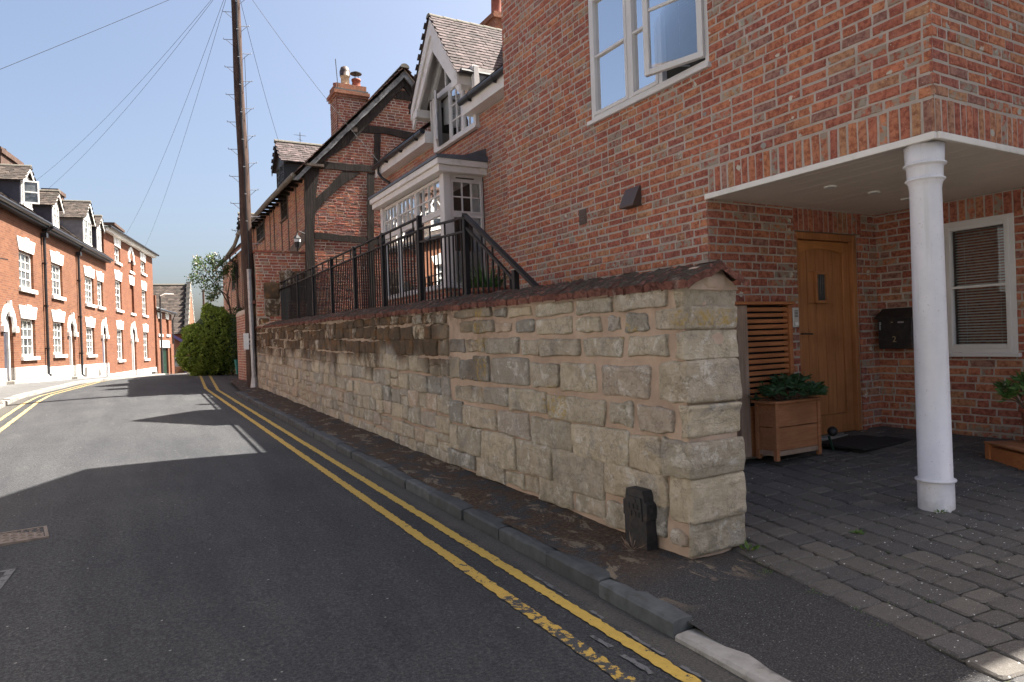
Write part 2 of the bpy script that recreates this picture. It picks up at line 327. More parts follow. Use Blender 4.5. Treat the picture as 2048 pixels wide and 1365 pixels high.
M['sticker'] = plain('silver_panel', (.45, .45, .44), .35, .06, metal=.5)
M['green_door'] = plain('dark_green_paint', (.008, .030, .018), .4, .15)
M['bin'] = plain('teal_plastic', (.03, .20, .17), .45, .1)
M['navy'] = plain('dark_dormer_cheek', (.045, .045, .06), .6, .25)
M['greycheek'] = plain('grey_dormer_cheek', (.20, .19, .19), .8, .2)
M['violet'] = plain('deep_violet_door', (.06, .045, .12), .4, .1)
M['orangewall'] = plain('orange_render', (.20, .085, .045), .9, .2, 3)
M['rose'] = plain('white_rose', (.78, .74, .66), .7, .08, 30)
M['bark'] = mat_timber('bark', (.07, .05, .035), (.16, .12, .09))
def mat_leaf(name, cols, rough=.55):
    s = NT(name); col = s.ramp(s.rnd(), [(i/(len(cols)-1), c) for i, c in enumerate(cols)])
    s.bs.inputs['Transmission Weight'].default_value = 0
    m = s.fin(col, rough, spec=.35)
    tr = s.n('ShaderNodeBsdfTranslucent'); s.l(col, tr.inputs[0]); mx = s.n('ShaderNodeMixShader'); mx.inputs[0].default_value = .3
    s.l(s.bs.outputs[0], mx.inputs[1]); s.l(tr.outputs[0], mx.inputs[2]); s.l(mx.outputs[0], s.out.inputs[0]); return m
M['yew'] = mat_leaf('yew_leaf', [(.09, .16, .025), (.18, .26, .045), (.30, .38, .07), (.14, .22, .03), (.42, .46, .10)])
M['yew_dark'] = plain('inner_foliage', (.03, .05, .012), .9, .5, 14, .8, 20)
M['ivy'] = mat_leaf('ivy_leaf', [(.02, .045, .015), (.035, .07, .022), (.05, .09, .03)])
M['roseleaf'] = mat_leaf('rose_leaf', [(.05, .09, .025), (.09, .14, .04), (.14, .19, .07)])
M['shrub'] = mat_leaf('glossy_shrub_leaf', [(.025, .06, .025), (.045, .10, .04), (.03, .075, .03), (.07, .13, .05)], .35)
M['shrub_b'] = mat_leaf('bright_shrub_leaf', [(.05, .11, .025), (.09, .17, .035), (.035, .08, .02)], .4)
M['weed'] = mat_leaf('weed_leaf', [(.07, .16, .04), (.11, .20, .05), (.16, .19, .04)])
def mat_glass(name, tint=(.9, .93, .95), amount=.02):
    s = NT(name); s.t.nodes.remove(s.bs)
    g = s.n('ShaderNodeBsdfGlossy'); g.inputs['Roughness'].default_value = .015
    t = s.n('ShaderNodeBsdfTransparent'); t.inputs[0].default_value = c4(tint)
    f = s.n('ShaderNodeFresnel'); f.inputs[0].default_value = 1.6
    fac = s.math('ADD', s.math('MULTIPLY', f.outputs[0], 1.1), amount, clamp=True)
    m = s.n('ShaderNodeMixShader'); s.l(fac, m.inputs[0]); s.l(t.outputs[0], m.inputs[1]); s.l(g.outputs[0], m.inputs[2])
    s.l(m.outputs[0], s.out.inputs[0]); return s.m
M['glass'] = mat_glass('window_glass')
M['glass_hi'] = mat_glass('coated_window_glass', (.72, .8, .88), .24)
def mat_farglass():
    s = NT('far_window_glass'); n = s.noise(2.2, 3)
    return s.fin(s.ramp(n, [(.4, (.03, .035, .04)), (.6, (.16, .17, .17))]), .08, spec=.8)
M['farglass'] = mat_farglass()
# ------------------------------------------------------------------ helpers
ORG = {}
def link(o): sc.collection.objects.link(o); return o
def root_loc(o):
    v = Vector((0, 0, 0))
    while o is not None: v += o.location; o = o.parent
    return v
def tag(o, label=None, cat=None, group=None, kind=None):
    if label: o['label'] = label
    if cat: o['category'] = cat
    if group: o['group'] = group
    if kind: o['kind'] = kind
    return o
def thing(name, label, cat, loc=(0, 0, 0), group=None):
    o = link(bpy.data.objects.new(name, None)); o.location = loc; o.empty_display_size = .2
    return tag(o, label, cat, group)
class Frame:
    """wall frame: u along the wall, n outward, z up"""
    def __init__(s, o, u, n): s.o = Vector((o[0], o[1], 0)); s.u = Vector((u[0], u[1], 0)); s.n = Vector((n[0], n[1], 0))
    def __call__(s, p): return s.o + s.u*p[0] + s.n*p[1] + Vector((0, 0, p[2]))
    def ang(s): return atan2(s.n.x, -s.n.y)      # rotation that turns (0,-1) into n
ID = lambda p: Vector(p)
class MB:
    def __init__(s, fr=None): s.v = []; s.f = []; s.r = []; s.fr = fr or ID; s.cr = 0.0
    def add(s, vs, fs, r=None):
        b = len(s.v); s.v += [tuple(s.fr(p)) for p in vs]
        for f in fs: s.f.append([b+i for i in f]); s.r.append(s.cr if r is None else r)
    def quad(s, a, b, c, d, r=None): s.add([a, b, c, d], [(0, 1, 2, 3)], r)
    def poly(s, pts, r=None): s.add(pts, [tuple(range(len(pts)))], r)
    def box(s, x0, x1, y0, y1, z0, z1, r=None):
        s.add([(x0, y0, z0), (x1, y0, z0), (x1, y1, z0), (x0, y1, z0), (x0, y0, z1), (x1, y0, z1), (x1, y1, z1), (x0, y1, z1)],
              [(0, 3, 2, 1), (4, 5, 6, 7), (0, 1, 5, 4), (1, 2, 6, 5), (2, 3, 7, 6), (3, 0, 4, 7)], r)
    def bbox(s, x0, x1, y0, y1, z0, z1, b=.006, r=None):
        """box with chamfered edges"""
        b = min(b, (x1-x0)*.45, (y1-y0)*.45, (z1-z0)*.45); vs = []; idx = {}
        X, Y, Z = (x0, x1), (y0, y1), (z0, z1)
        for i in (0, 1):
            for j in (0, 1):
                for k in (0, 1):
                    sx, sy, sz = (1 if i == 0 else -1), (1 if j == 0 else -1), (1 if k == 0 else -1)
                    for ax in range(3):
                        p = [X[i]+sx*b, Y[j]+sy*b, Z[k]+sz*b]; p[ax] = (X[i], Y[j], Z[k])[ax]
                        idx[i, j, k, ax] = len(vs); vs.append(tuple(p))
        F = []
        g = lambda i, j, k, a: idx[i, j, k, a]
        for q in (0, 1):
            F.append((g(q, 0, 0, 0), g(q, 1, 0, 0), g(q, 1, 1, 0), g(q, 0, 1, 0)))
            F.append((g(0, q, 0, 1), g(1, q, 0, 1), g(1, q, 1, 1), g(0, q, 1, 1)))
            F.append((g(0, 0, q, 2), g(1, 0, q, 2), g(1, 1, q, 2), g(0, 1, q, 2)))
            for w in (0, 1):
                F.append((g(q, w, 0, 0), g(q, w, 0, 1), g(q, w, 1, 1), g(q, w, 1, 0)))
                F.append((g(q, 0, w, 0), g(q, 0, w, 2), g(q, 1, w, 2), g(q, 1, w, 0)))
                F.append((g(0, q, w, 1), g(0, q, w, 2), g(1, q, w, 2), g(1, q, w, 1)))
        for i in (0, 1):
            for j in (0, 1):
                for k in (0, 1): F.append((g(i, j, k, 0), g(i, j, k, 1), g(i, j, k, 2)))
        s.add(vs, F, r)
    def prism(s, pts, d0, d1, ax, r=None):
        """pts: 2D outline; extruded along axis index ax between d0 and d1 (in frame coordinates)"""
        n = len(pts); vs = []
        for d in (d0, d1):
            for a, b in pts:
                vs.append({0: (d, a, b), 1: (a, d, b), 2: (a, b, d)}[ax])
        s.add(vs, [tuple(range(n)), tuple(range(2*n-1, n-1, -1))] + [(i, (i+1) % n, n+(i+1) % n, n+i) for i in range(n)], r)
    def tube(s, path, rad, n=6, r=None, cap=True, square=False):
        path = [Vector(p) for p in path]; m = len(path); vs = []
        rs = rad if isinstance(rad, (list, tuple)) else [rad]*m
        for i, p in enumerate(path):
            t = (path[min(i+1, m-1)]-path[max(i-1, 0)]).normalized()
            a = t.cross(Vector((0, 0, 1)));
            if a.length < .05: a = t.cross(Vector((0, 1, 0)) if not square else Vector((0, 1, 0)))
            a.normalize(); b = t.cross(a).normalized()
            for k in range(n):
                w = 2*pi*(k+(.5 if square else 0))/n; vs.append(tuple(p+a*cos(w)*rs[i]+b*sin(w)*rs[i]))
        fs = [(i*n+k, i*n+(k+1) % n, (i+1)*n+(k+1) % n, (i+1)*n+k) for i in range(m-1) for k in range(n)]
        if cap: fs += [tuple(range(n)), tuple(range((m-1)*n+n-1, (m-1)*n-1, -1))]
        s.add(vs, fs, r)
    def lathe(s, prof, c, n=24, r=None):
        vs = [(c[0]+p[0]*cos(2*pi*k/n), c[1]+p[0]*sin(2*pi*k/n), c[2]+p[1]) for p in prof for k in range(n)]
        m = len(prof)
        fs = [(i*n+k, i*n+(k+1) % n, (i+1)*n+(k+1) % n, (i+1)*n+k) for i in range(m-1) for k in range(n)]
        fs += [tuple(range(n)), tuple(range((m-1)*n, m*n))]
        s.add(vs, fs, r)
    def grid(s, P, r=None):
        h, w = len(P), len(P[0]); s.add([p for row in P for p in row], [(i*w+j, i*w+j+1, (i+1)*w+j+1, (i+1)*w+j) for i in range(h-1) for j in range(w-1)], r)
    def mesh(s, name, mat, org=(0, 0, 0), smooth=False):
        me = bpy.data.meshes.new(name); o = Vector(org)
        me.from_pydata([(v[0]-o.x, v[1]-o.y, v[2]-o.z) for v in s.v], [], s.f)
        if any(s.r):
            a = me.attributes.new('rnd', 'FLOAT', 'FACE'); a.data.foreach_set('value', s.r)
        me.materials.append(mat)
        if smooth: me.shade_smooth()
        me.update(); return me
    def build(s, name, mat, parent=None, label=None, cat=None, group=None, kind=None, smooth=False, loc=None, autos=False):
        org = root_loc(parent) if parent is not None else Vector(loc or (0, 0, 0))
        o = link(bpy.data.objects.new(name, s.mesh(name, M[mat] if isinstance(mat, str) else mat, org, smooth)))
        if parent is not None: o.parent = parent
        elif loc: o.location = loc
        return tag(o, label, cat, group, kind)
def wob(a): return random.uniform(-a, a)

# ground profile (metres relative to eye level)
GP_ = [(-30, -2.2), (-10, -1.7), (0, -1.5), (20, -.98), (27, -.93), (39.7, -1.16), (53, -1.5), (80, -2.2), (160, -4.5)]
def gz(y):
    for (a, b), (c, d) in zip(GP_, GP_[1:]):
        if y <= c: return b+(d-b)*(y-a)/(c-a)
    return GP_[-1][1]
def lerp_path(P, y):
    if y <= P[0][0]: return P[0][1]
    for (a, b), (c, d) in zip(P, P[1:]):
        if y <= c: return b+(d-b)*(y-a)/(c-a)
    return P[-1][1]
KL = [(-20, -2.36), (18.5, -2.34), (20.7, -2.24), (23.7, -1.84), (29.5, -1.1), (33.7, -.40), (42, 1.1), (52, 2.9)]
def kl(y): return lerp_path(KL, y)
def crown(x, y):
    l = kl(y)-.0; r = 2.22 if y < 19 else 2.22+(y-19)*.12
    c = (l+r)/2; h = (r-l)/2; k = (x-c)/h
    return .06*(1-k*k) if abs(k) < 1 else 0
def rz(x, y): return gz(y)+crown(x, y)

# ------------------------------------------------------------------ brickwork
PROTO = {}
def brick_proto(w, h, k, mt):
    key = (w, h, k, mt)
    if key not in PROTO:
        rs = random.Random(hash((w, h, k)) & 0xffff); b = .006; j = .0035
        W, H = w/2, h/2; J = lambda a: rs.uniform(-a, a)
        cor = [(-W, -H), (W, -H), (W, H), (-W, H)]
        outer = [(x+J(j), y+J(j)) for x, y in cor]
        mids = []
        ring = []
        for i in range(4):
            x0, y0 = outer[i]; x1, y1 = outer[(i+1) % 4]; ring.append((x0, y0)); t = rs.uniform(.35, .65)
            ring.append((x0+(x1-x0)*t+J(.002), y0+(y1-y0)*t+J(.002)))
        inner = [(x*(1-b/W) if abs(x) > .01 else x, y*(1-b/H) if abs(y) > .01 else y) for x, y in ring]
        vs = [(x, -.011+J(.0022), y) for x, y in inner] + [(x, -.005, y) for x, y in ring] + [(x, .012, y) for x, y in ring] + [(J(.02), -.0115+J(.003), J(.01))]
        fs = [(i, (i+1) % 8, 24) for i in range(8)] + [(i, 8+i, 8+(i+1) % 8, (i+1) % 8) for i in range(8)] + [(8+i, 16+i, 16+(i+1) % 8, 8+(i+1) % 8) for i in range(8)]
        me = bpy.data.meshes.new('brick'); me.from_pydata(vs, [], fs); me.materials.append(M[mt]); me.update()
        PROTO[key] = (me, vs, fs)
    return PROTO[key]
class Brickwork:
    def __init__(s, th, mt, mortar, limit=300): s.th = th; s.mt = mt; s.mo = mortar; s.L = []; s.mb = {}; s.limit = limit; s.cut = MB()
    def course(s, fr, u0, u1, z, L, hgt, seed):
        rs = random.Random(seed); u = u0; first = rs.random()*.2
        gap = .013
        while u < u1-.02:
            w = (.213 if rs.random() < .72 else .100)
            if first: w = max(.05, first); first = 0
            if u+w > u1-.03: w = u1-u
            s.L.append((fr, u+w/2, z+hgt/2, w, hgt-gap, rs.randrange(8)))
            u += w+gap
    def field(s, fr, z0, z1, spans, seed=0, ch=.075, mortar_n=0.0065):
        """spans(z) -> list of (u0,u1)"""
        k = 0; z = z0; m = s.mb.setdefault(id(fr), MB(fr))
        while z < z1-.01:
            h = min(ch, z1-z)
            for q, (a, b) in enumerate(spans(z+h/2)):
                if b-a < .03: continue
                m.quad((a, mortar_n, z), (b, mortar_n, z), (b, mortar_n, z+h), (a, mortar_n, z+h))
                s.course(fr, a, b, z, 0, h, seed*7919+k*31+q)
            z += h; k += 1
    def soldiers(s, fr, u0, u1, z0, h=.215, n=0.0065, fan=0):
        m = s.mb.setdefault(id(fr), MB(fr)); m.quad((u0, n, z0), (u1, n, z0), (u1, n, z0+h+.01), (u0, n, z0+h+.01))
        c = max(1, round((u1-u0)/.075)); p = (u1-u0)/c
        for i in range(c): s.L.append((fr, u0+p*(i+.5), z0+h/2, p-.011, h-.004, random.randrange(5)))
    def finish(s):
        for m in s.mb.values(): m.build('mortar', s.mo, s.th)
        std = []
        rest = []
        for b in s.L:
            fr, u, z, w, h, k = b; p = fr((u, 0, z)); d = p.length
            full = (abs(w-.213) < .002 or abs(w-.100) < .002) and abs(h-.062) < .002 or (h > .19)
            (std if full else rest).append((d*d/(w*h)/max(.15, abs(fr.n.dot(p.normalized()))), b, p))
        std.sort(key=lambda t: t[0]); org = root_loc(s.th)
        for q, b, p in std[:s.limit]:
            fr, u, z, w, h, k = b
            me = brick_proto(round(w, 3), round(h, 3), k, s.mt)[0]
            o = link(bpy.data.objects.new('brick', me)); o.parent = s.th; o.location = p-org
            o.rotation_euler = (wob(.006), wob(.008)+(pi if random.random() < .5 else 0), fr.ang())
            o.location += fr.n*wob(.0025)
        mb = MB()
        for t in std[s.limit:]+rest:
            fr, u, z, w, h, k = t[1]
            me, vs, fs = brick_proto(round(.213 if w > .15 else .100, 3) if h < .19 else round(w, 3), .062 if h < .19 else round(h, 3), k, s.mt)
            W = w/(.213 if w > .15 else .100) if h < .19 else 1; H = h/.062 if h < .19 else 1
            dn = wob(.0025); fl = random.choice((-1, 1)); fz = random.choice((-1, 1))
            o = fr.o+fr.u*u+fr.n*dn; b0 = len(mb.v); r = random.random()
            ux, uy, nx, ny = fr.u.x, fr.u.y, fr.n.x, fr.n.y
            for x, y, zz in vs:
                X = x*W*fl; mb.v.append((o.x+ux*X-nx*y, o.y+uy*X-ny*y, z+zz*H*fz))
            for f in fs: mb.f.append([b0+i for i in f]); mb.r.append(r)
        if mb.v: mb.build('brickwork', s.mt, s.th, kind='stuff')
def cutspans(a, b, holes):
    """holes: list of (u0,u1,z0,z1)"""
    def f(z):
        segs = [(a(z) if callable(a) else a, b(z) if callable(b) else b)]
        for (u0, u1, z0, z1) in holes:
            if z0 < z < z1:
                ns = []
                for p, q in segs:
                    if u1 <= p or u0 >= q: ns.append((p, q)); continue
                    if u0 > p: ns.append((p, u0))
                    if u1 < q: ns.append((u1, q))
                segs = ns
        return segs
    return f
# ------------------------------------------------------------------ stones (rounded boxes)
def rock(mb, x0, x1, y0, y1, z0, z1, rad, n, amp, seed, r, fr=None, skew=0.0):
    rs = random.Random(seed); hx, hy, hz = (x1-x0)/2, (y1-y0)/2, (z1-z0)/2
    c = Vector(((x0+x1)/2, (y0+y1)/2, (z0+z1)/2)); rad = min(rad, hx*.9, hz*.9, hy*.9)
    ph = [rs.uniform(0, 6.28) for _ in range(12)]
    def disp(p):
        q = p*5.5
        return amp*(.5*sin(q.x*1.7+ph[0]+1.3*sin(q.z*1.1+ph[1]))+.4*sin(q.y*2.9+ph[2]+q.z*1.3)+.35*sin(q.z*4.1+ph[3]+q.y*2.2)+.25*sin(q.y*7.7+ph[4])*sin(q.z*8.3+ph[5])+.2*sin((q.y+q.z)*12+ph[6]))
    sk = [rs.uniform(-skew, skew) for _ in range(8)]
    keep = {}; vs = []; fs = []
    def vert(t):
        k = (round(t[0]*n), round(t[1]*n), round(t[2]*n))
        if k in keep: return keep[k]
        p = Vector((t[0]*hx, t[1]*hy, t[2]*hz))
        core = Vector((max(-hx+rad, min(hx-rad, p.x)), max(-hy+rad, min(hy-rad, p.y)), max(-hz+rad, min(hz-rad, p.z))))
        d = p-core
        if d.length > 1e-6: p = core+d.normalized()*min(d.length, rad) if d.length > rad else p
        nrm = Vector((t[0]**5, t[1]**5, t[2]**5)).normalized()
        w = c+p; w = w+nrm*disp(w)
        if skew:
            ty, tz = t[1], t[2]; w.y += sk[0]*ty*tz+sk[1]*(1-tz*tz)*ty+.5*sk[6]*tz*(1-abs(ty)); w.z += sk[2]*ty*tz*.6+sk[3]*(1-ty*ty)*tz*.7+.4*sk[7]*sin(ty*5+sk[4]*90)*tz
        keep[k] = len(vs); vs.append(tuple(w)); return keep[k]
    g = [-1+2*i/n for i in range(n+1)]
    for ax in range(3):
        for sg in (-1, 1):
            for i in range(n):
                for j in range(n):
                    q = []
                    for a, b in ((g[i], g[j]), (g[i+1], g[j]), (g[i+1], g[j+1]), (g[i], g[j+1])):
                        t = [0, 0, 0]; t[ax] = sg; t[(ax+1) % 3] = a; t[(ax+2) % 3] = b; q.append(vert(t))
                    fs.append(tuple(q) if sg > 0 else tuple(reversed(q)))
    mb.add(vs, fs, r)
# ------------------------------------------------------------------ tiled slope
def tiles(parent, mat, e0, e1, up, length, tw=.165, th=.10, t=.012, limit=0, jit=.005):
    """tiles laid from the eaves line e0-e1 up the slope"""
    e0, e1, up = Vector(e0), Vector(e1), Vector(up).normalized(); a = (e1-e0); L = a.length; a.normalize(); n = a.cross(up).normalized()
    if n.z < 0: n = -n
    rows = int(length/th); cols = max(1, int(round(L/tw))); p = L/cols; mb = MB(); pr = []; org = root_loc(parent)
    def tilemesh(vo, c, rw, rnd, dest):
        w = p*.485; h = th*1.25; j1, j2 = wob(jit), wob(jit); lift = t*1.6
        B = c+a*j1
        vs = [B-a*w+n*(lift+j2), B+a*w+n*(lift-j2), B+a*w+up*h+n*(t*.6), B-a*w+up*h+n*(t*.6), B-a*w+n*(lift-t+j2), B+a*w+n*(lift-t-j2), B+a*w+up*h-n*(t*.2), B-a*w+up*h-n*(t*.2)]
        dest.add([tuple(x) for x in vs], [(0, 1, 2, 3), (0, 4, 5, 1), (0, 3, 7, 4), (1, 5, 6, 2)], rnd)
    allt = []
    for r in range(rows):
        off = (r % 2)*.5
        for k in range(cols+(1 if off else 0)):
            x = (k+.5-off)*p
            if x < p*.2 or x > L-p*.2: x = max(p*.27, min(L-p*.27, x))
            allt.append((e0+a*x+up*(r*th), r))
    allt.sort(key=lambda q: q[0].length)
    for i, (c, r) in enumerate(allt):
        if i < limit:
            m1 = MB(); tilemesh(None, c, r, 0, m1); m1.build('roof_tile', mat, parent)
        else: tilemesh(None, c, r, random.random(), mb)
    if mb.v: mb.build('roof_tiles', mat, parent, kind='stuff')
# ------------------------------------------------------------------ windows
def window(house, fr, u0, u1, z0, z1, lights, mat='upvc', glass='glass', fw=.05, n0=-.03, dep=.06, bw=.02, name='window', back=True, backmat='black', sash=False, label=None, backn=-.35):
    """lights: list of (ua,ub,za,zb,cols,rows) in absolute frame coordinates"""
    m = MB(fr)
    m.bbox(u0, u0+fw, n0-dep, n0, z0, z1, .004); m.bbox(u1-fw, u1, n0-dep, n0, z0, z1, .004)
    m.bbox(u0+fw, u1-fw, n0-dep, n0-.001, z0, z0+fw, .004); m.bbox(u0+fw, u1-fw, n0-dep, n0-.001, z1-fw, z1, .004)
    f = m.build(name, mat, house, label=label)
    bars = MB(fr); nb = 0
    for (a, b, c, d, cols, rows) in lights:
        s_ = MB(fr); sw = fw*.75; s_n = n0+.008
        s_.bbox(a, a+sw, n0-dep*.8, s_n, c, d, .003); s_.bbox(b-sw, b, n0-dep*.8, s_n, c, d, .003)
        s_.bbox(a+sw, b-sw, n0-dep*.8, s_n-.001, c, c+sw, .003); s_.bbox(a+sw, b-sw, n0-dep*.8, s_n-.001, d-sw, d, .003)
        s_.build('sash' if sash else 'casement', mat, f)
        ga, gb, gc, gd = a+sw, b-sw, c+sw, d-sw
        g = MB(fr); pn = n0-dep*.45
        for i in range(cols):
            for j in range(rows):
                t = wob(.0015)
                A, B = ga+(gb-ga)*i/cols, ga+(gb-ga)*(i+1)/cols; C, D = gc+(gd-gc)*j/rows, gc+(gd-gc)*(j+1)/rows
                p = MB(fr); p.quad((A, pn+t, C), (B, pn-t, C), (B, pn+t*.3, D), (A, pn, D)); p.build('pane', glass, f)
        for i in range(1, cols): x = ga+(gb-ga)*i/cols; bars.box(x-bw/2, x+bw/2, pn-.008, n0-.004, gc, gd); nb += 1
        for j in range(1, rows): z = gc+(gd-gc)*j/rows; bars.box(ga, gb, pn-.0075, n0-.0055, z-bw/2, z+bw/2); nb += 1
    if nb: bars.build('glazing_bar', mat, f)
    if back:
        q = MB(fr); e = .002
        q.quad((u0+e, backn, z0+e), (u1-e, backn, z0+e), (u1-e, backn, z1-e), (u0+e, backn, z1-e))
        for A, B in (((u0+e, z0+e), (u1-e, z0+e)), ((u1-e, z0+e), (u1-e, z1-e)), ((u1-e, z1-e), (u0+e, z1-e)), ((u0+e, z1-e), (u0+e, z0+e))):
            q.quad((A[0], n0-dep, A[1]), (B[0], n0-dep, B[1]), (B[0], backn, B[1]), (A[0], backn, A[1]))
        q.build('window_recess', backmat, house)
    return f
# ------------------------------------------------------------------ leaves
def leaf(mb, p, size, asp=.45, d=None, curl=.2, r=None):
    d = d or Vector((wob(1), wob(1), wob(1)))
    d.normalize(); s_ = d.cross(Vector((wob(1), wob(1), wob(1)))).normalized(); n = d.cross(s_)
    a = p; b = p+d*size*.5+s_*size*asp*.5+n*size*curl*.3; c = p+d*size; e = p+d*size*.5-s_*size*asp*.5+n*size*curl*.3
    mb.add([tuple(a), tuple(b), tuple(c), tuple(e)], [(0, 1, 2, 3)], random.random() if r is None else r)
def whorl_plant(th, c, rx, ry, h, n, size, mat, asp=.35):
    mb = MB(); st = MB()
    for i in range(n):
        w = random.uniform(0, 2*pi); q = sqrt(random.random()); x = c[0]+rx*q*cos(w); y = c[1]+ry*q*sin(w)
        z = c[2]+h*(1-.55*q*q)*random.uniform(.55, 1)
        base = Vector((c[0]+(x-c[0])*.35, c[1]+(y-c[1])*.35, c[2])); tip = Vector((x, y, z)); st.tube([base, (base+tip)/2+Vector((0, 0, .02)), tip], .004, 4, cap=False)
        for k in range(random.randint(7, 10)):
            w2 = k*2.4+wob(.3); el = random.uniform(-.15, .8)
            leaf(mb, tip-Vector((0, 0, random.uniform(0, .035))), size*random.uniform(.7, 1.1), asp, Vector((cos(w2)*cos(el), sin(w2)*cos(el), sin(el))), .25)
    st.build('stem', 'bark', th); mb.build('foliage', mat, th)
# ================================================================== GROUND
m = MB()
xs = [-70, -30, -12, -6, -4.2]+[None]*11+[2.9, 4, 6, 9, 14, 30, 80]
ys = [-25, -15, -8, -4, -2, -1, 0]+[i*.5 for i in range(1, 60)]+[30+i for i in range(0, 30)]+[62, 66, 70, 76, 85, 100, 130, 180]
P = []
for y in ys:
    l, r = kl(y), 2.22 if y < 19 else 2.22+(y-19)*.12
    row = []
    for i, x in enumerate(xs):
        if x is None: x = l+(r-l)*(i-5)/10
        elif x in (-6, -4.2, -12) and y > 25: x = min(x, 1e9)+(l+2.34)
        elif x in (2.9, 4, 6) and y > 19: x += (y-19)*.12
        row.append((x, y, rz(x, y)))
    P.append(row)
m.grid(P); m.build('road', 'road', kind='structure', smooth=True)
# left footway and kerb
m = MB(); P = []
LY = [8+i*.5 for i in range(90)]
for y in LY:
    k = kl(y); w = max(.9, (k+3.4) if False else 0)
    P.append([(k-.13, y, gz(y)+.085), (k-.7, y, gz(y)+.10), (k-2.2, y, gz(y)+.11), (k-4.5, y, gz(y)+.12)])
m.grid(P); fl = m.build('left_footway', 'footway_l', kind='structure', smooth=True)
y = 9.0
kerb_l = MB()
while y < 46:
    L = .9; a, b = kl(y), kl(y+L-.012); z = gz(y+.45)
    mb = MB(); j = wob(.006)
    V = [(a-.14, y, z-.3), (a, y, z-.3), (b, y+L-.012, z-.3), (b-.14, y+L-.012, z-.3)]
    T = [(a-.14, y, z+.095+j), (a-.012, y, z+.09+j), (b-.012, y+L-.012, z+.09+j), (b-.14, y+L-.012, z+.095+j)]
    mid = [(a-.0, y, z+.075+j), (b-.0, y+L-.012, z+.075+j)]
    mb.add(V+T+mid, [(4, 5, 6, 7), (5, 8, 9, 6), (8, 1, 2, 9), (0, 1, 8, 5, 4), (3, 7, 6, 9, 2)], random.random())
    mb.build('kerb_stone', 'kerb_light', fl); y += L
# right footway
m = MB(); P = []
y = -2.0
def fz(x, y):
    t = min(1, max(0, (x-2.33)/.45)); lo = .09 if y > 2.75 else (.03 if y < 2.2 else .03+.06*(y-2.2)/.55)
    return gz(y)+lo*(1-t)+.115*t
edge = lambda y: 3.14+.187*(y-2.95)
while y < 22.01:
    xe = 2.88 if y > 3.0 else edge(min(y, 2.95))+.02
    k = 2.30 if y < 17.6 else 2.335-.0+(y-17.6)*.06
    row = []
    for i in range(9):
        x = k+(xe-k)*i/8; row.append((x, y, fz(x, y)+.006*sin(x*9+y*3.1)+.004*sin(y*11)))
    P.append(row); y += .125
m.grid(P); fr_ = m.build('right_footway', 'footway', kind='structure', smooth=True)
def kerbstone(y, L, mat, hgt, w=.13, x0=2.215):
    mb = MB(); z = gz(y+L/2); j = wob(.007); jx = wob(.007); c = .014; g = .005
    prof = [(x0+jx, z-.2), (x0+jx, z+hgt-c+j), (x0+jx+c, z+hgt+j), (x0+w*.5, z+hgt+.003+j), (x0+jx+w-.006, z+hgt-.002+j), (x0+jx+w, z-.2)]
    n = len(prof); seg = 7; vs = []
    for i in range(seg+1):
        yy = y+g+(L-2*g)*i/seg; e = .006 if i in (0, seg) else 0
        for q, (px, pz_) in enumerate(prof): vs.append((px+(wob(.0035) if q else wob(.0025)), yy, pz_+(gz(yy)-z)-(e if q in (2, 3, 4) else 0)+wob(.0022)))
    fs = [(i*n+k, i*n+k+1, (i+1)*n+k+1, (i+1)*n+k) for i in range(seg) for k in range(n-1)]+[tuple(range(n)), tuple(range(seg*n+n-1, seg*n-1, -1))]
    mb.add(vs, fs, random.random()); mb.build('kerb_stone', mat, fr_)
y = 2.46
for L in [.6, .55, .62, .58, .66]+[.58, .64, .5, .62, .6]*4:
    if y > 17.4: break
    kerbstone(y, L, 'kerb_dark', .09); y += L
y = 2.45
for L in (.92, .92, .92, .92): kerbstone(y-L, L, 'kerb_light', .035, .14, 2.205); y -= L
# painted lines
def line(cxf, y0, y1, mat, w=.075, name='yellow_line', brk=None, seed=1):
    rs = random.Random(seed); m = MB(); y = y0; st = .028; rows = []
    def flush():
        if len(rows) > 1: m.grid([[tuple(a), tuple(b)] for a, b in rows])
        rows.clear()
    while y < y1:
        st = .028 if y < 12 else .12
        if brk and brk(y): flush(); y += st; continue
        x = cxf(y); a = x-w/2+rs.uniform(-.007, .007); b = x+w/2+rs.uniform(-.007, .007)
        rows.append(((a, y, rz(a, y)+.005), (b, y, rz(b, y)+.005))); y += st
    flush(); return m.build(name, mat, kind='structure')
xi = lambda y: 1.985+(0 if y < 19 else (y-19)*.075)
xo = lambda y: 1.755+(0 if y < 19.6 else (y-19.6)*.07)
line(xi, 1.0, 31, 'yellow', seed=3); line(xo, 1.6, 31, 'yellow_worn', seed=5)
line(lambda y: 2.055+.01*sin(y*2), 1.2, 3.6, 'faint', .02, 'old_line_trace', lambda y: sin(y*17)+sin(y*7) > .4, 9)
line(lambda y: 1.87+.015*sin(y*3+1), 1.4, 2.9, 'faint', .03, 'old_line_trace', lambda y: sin(y*9+2)+sin(y*21) > .1, 10)
lx = lambda o: (lambda y: kl(y)+o)
line(lx(.32), 10, 30, 'yellow_pale', seed=6); line(lx(.56), 9, 30, 'yellow_pale', seed=7)
m = MB()
for a in ((-.80, 5.2, -.70, 5.36), ):
    m.quad((-.76, 5.23, rz(-.76, 5.2)+.005), (-.645, 5.24, rz(-.66, 5.2)+.005), (-.645, 5.201, rz(-.66, 5.2)+.005), (-.76, 5.20, rz(-.76, 5.2)+.005))
m.quad((-.75, 4.55, rz(-.7, 4.4)+.0055), (-.70, 4.55, rz(-.66, 4.4)+.0055), (-.645, 5.2, rz(-.65, 5.2)+.0055), (-.69, 5.2, rz(-.69, 5.2)+.0055))
m.build('faded_road_marking', 'faint', kind='structure')

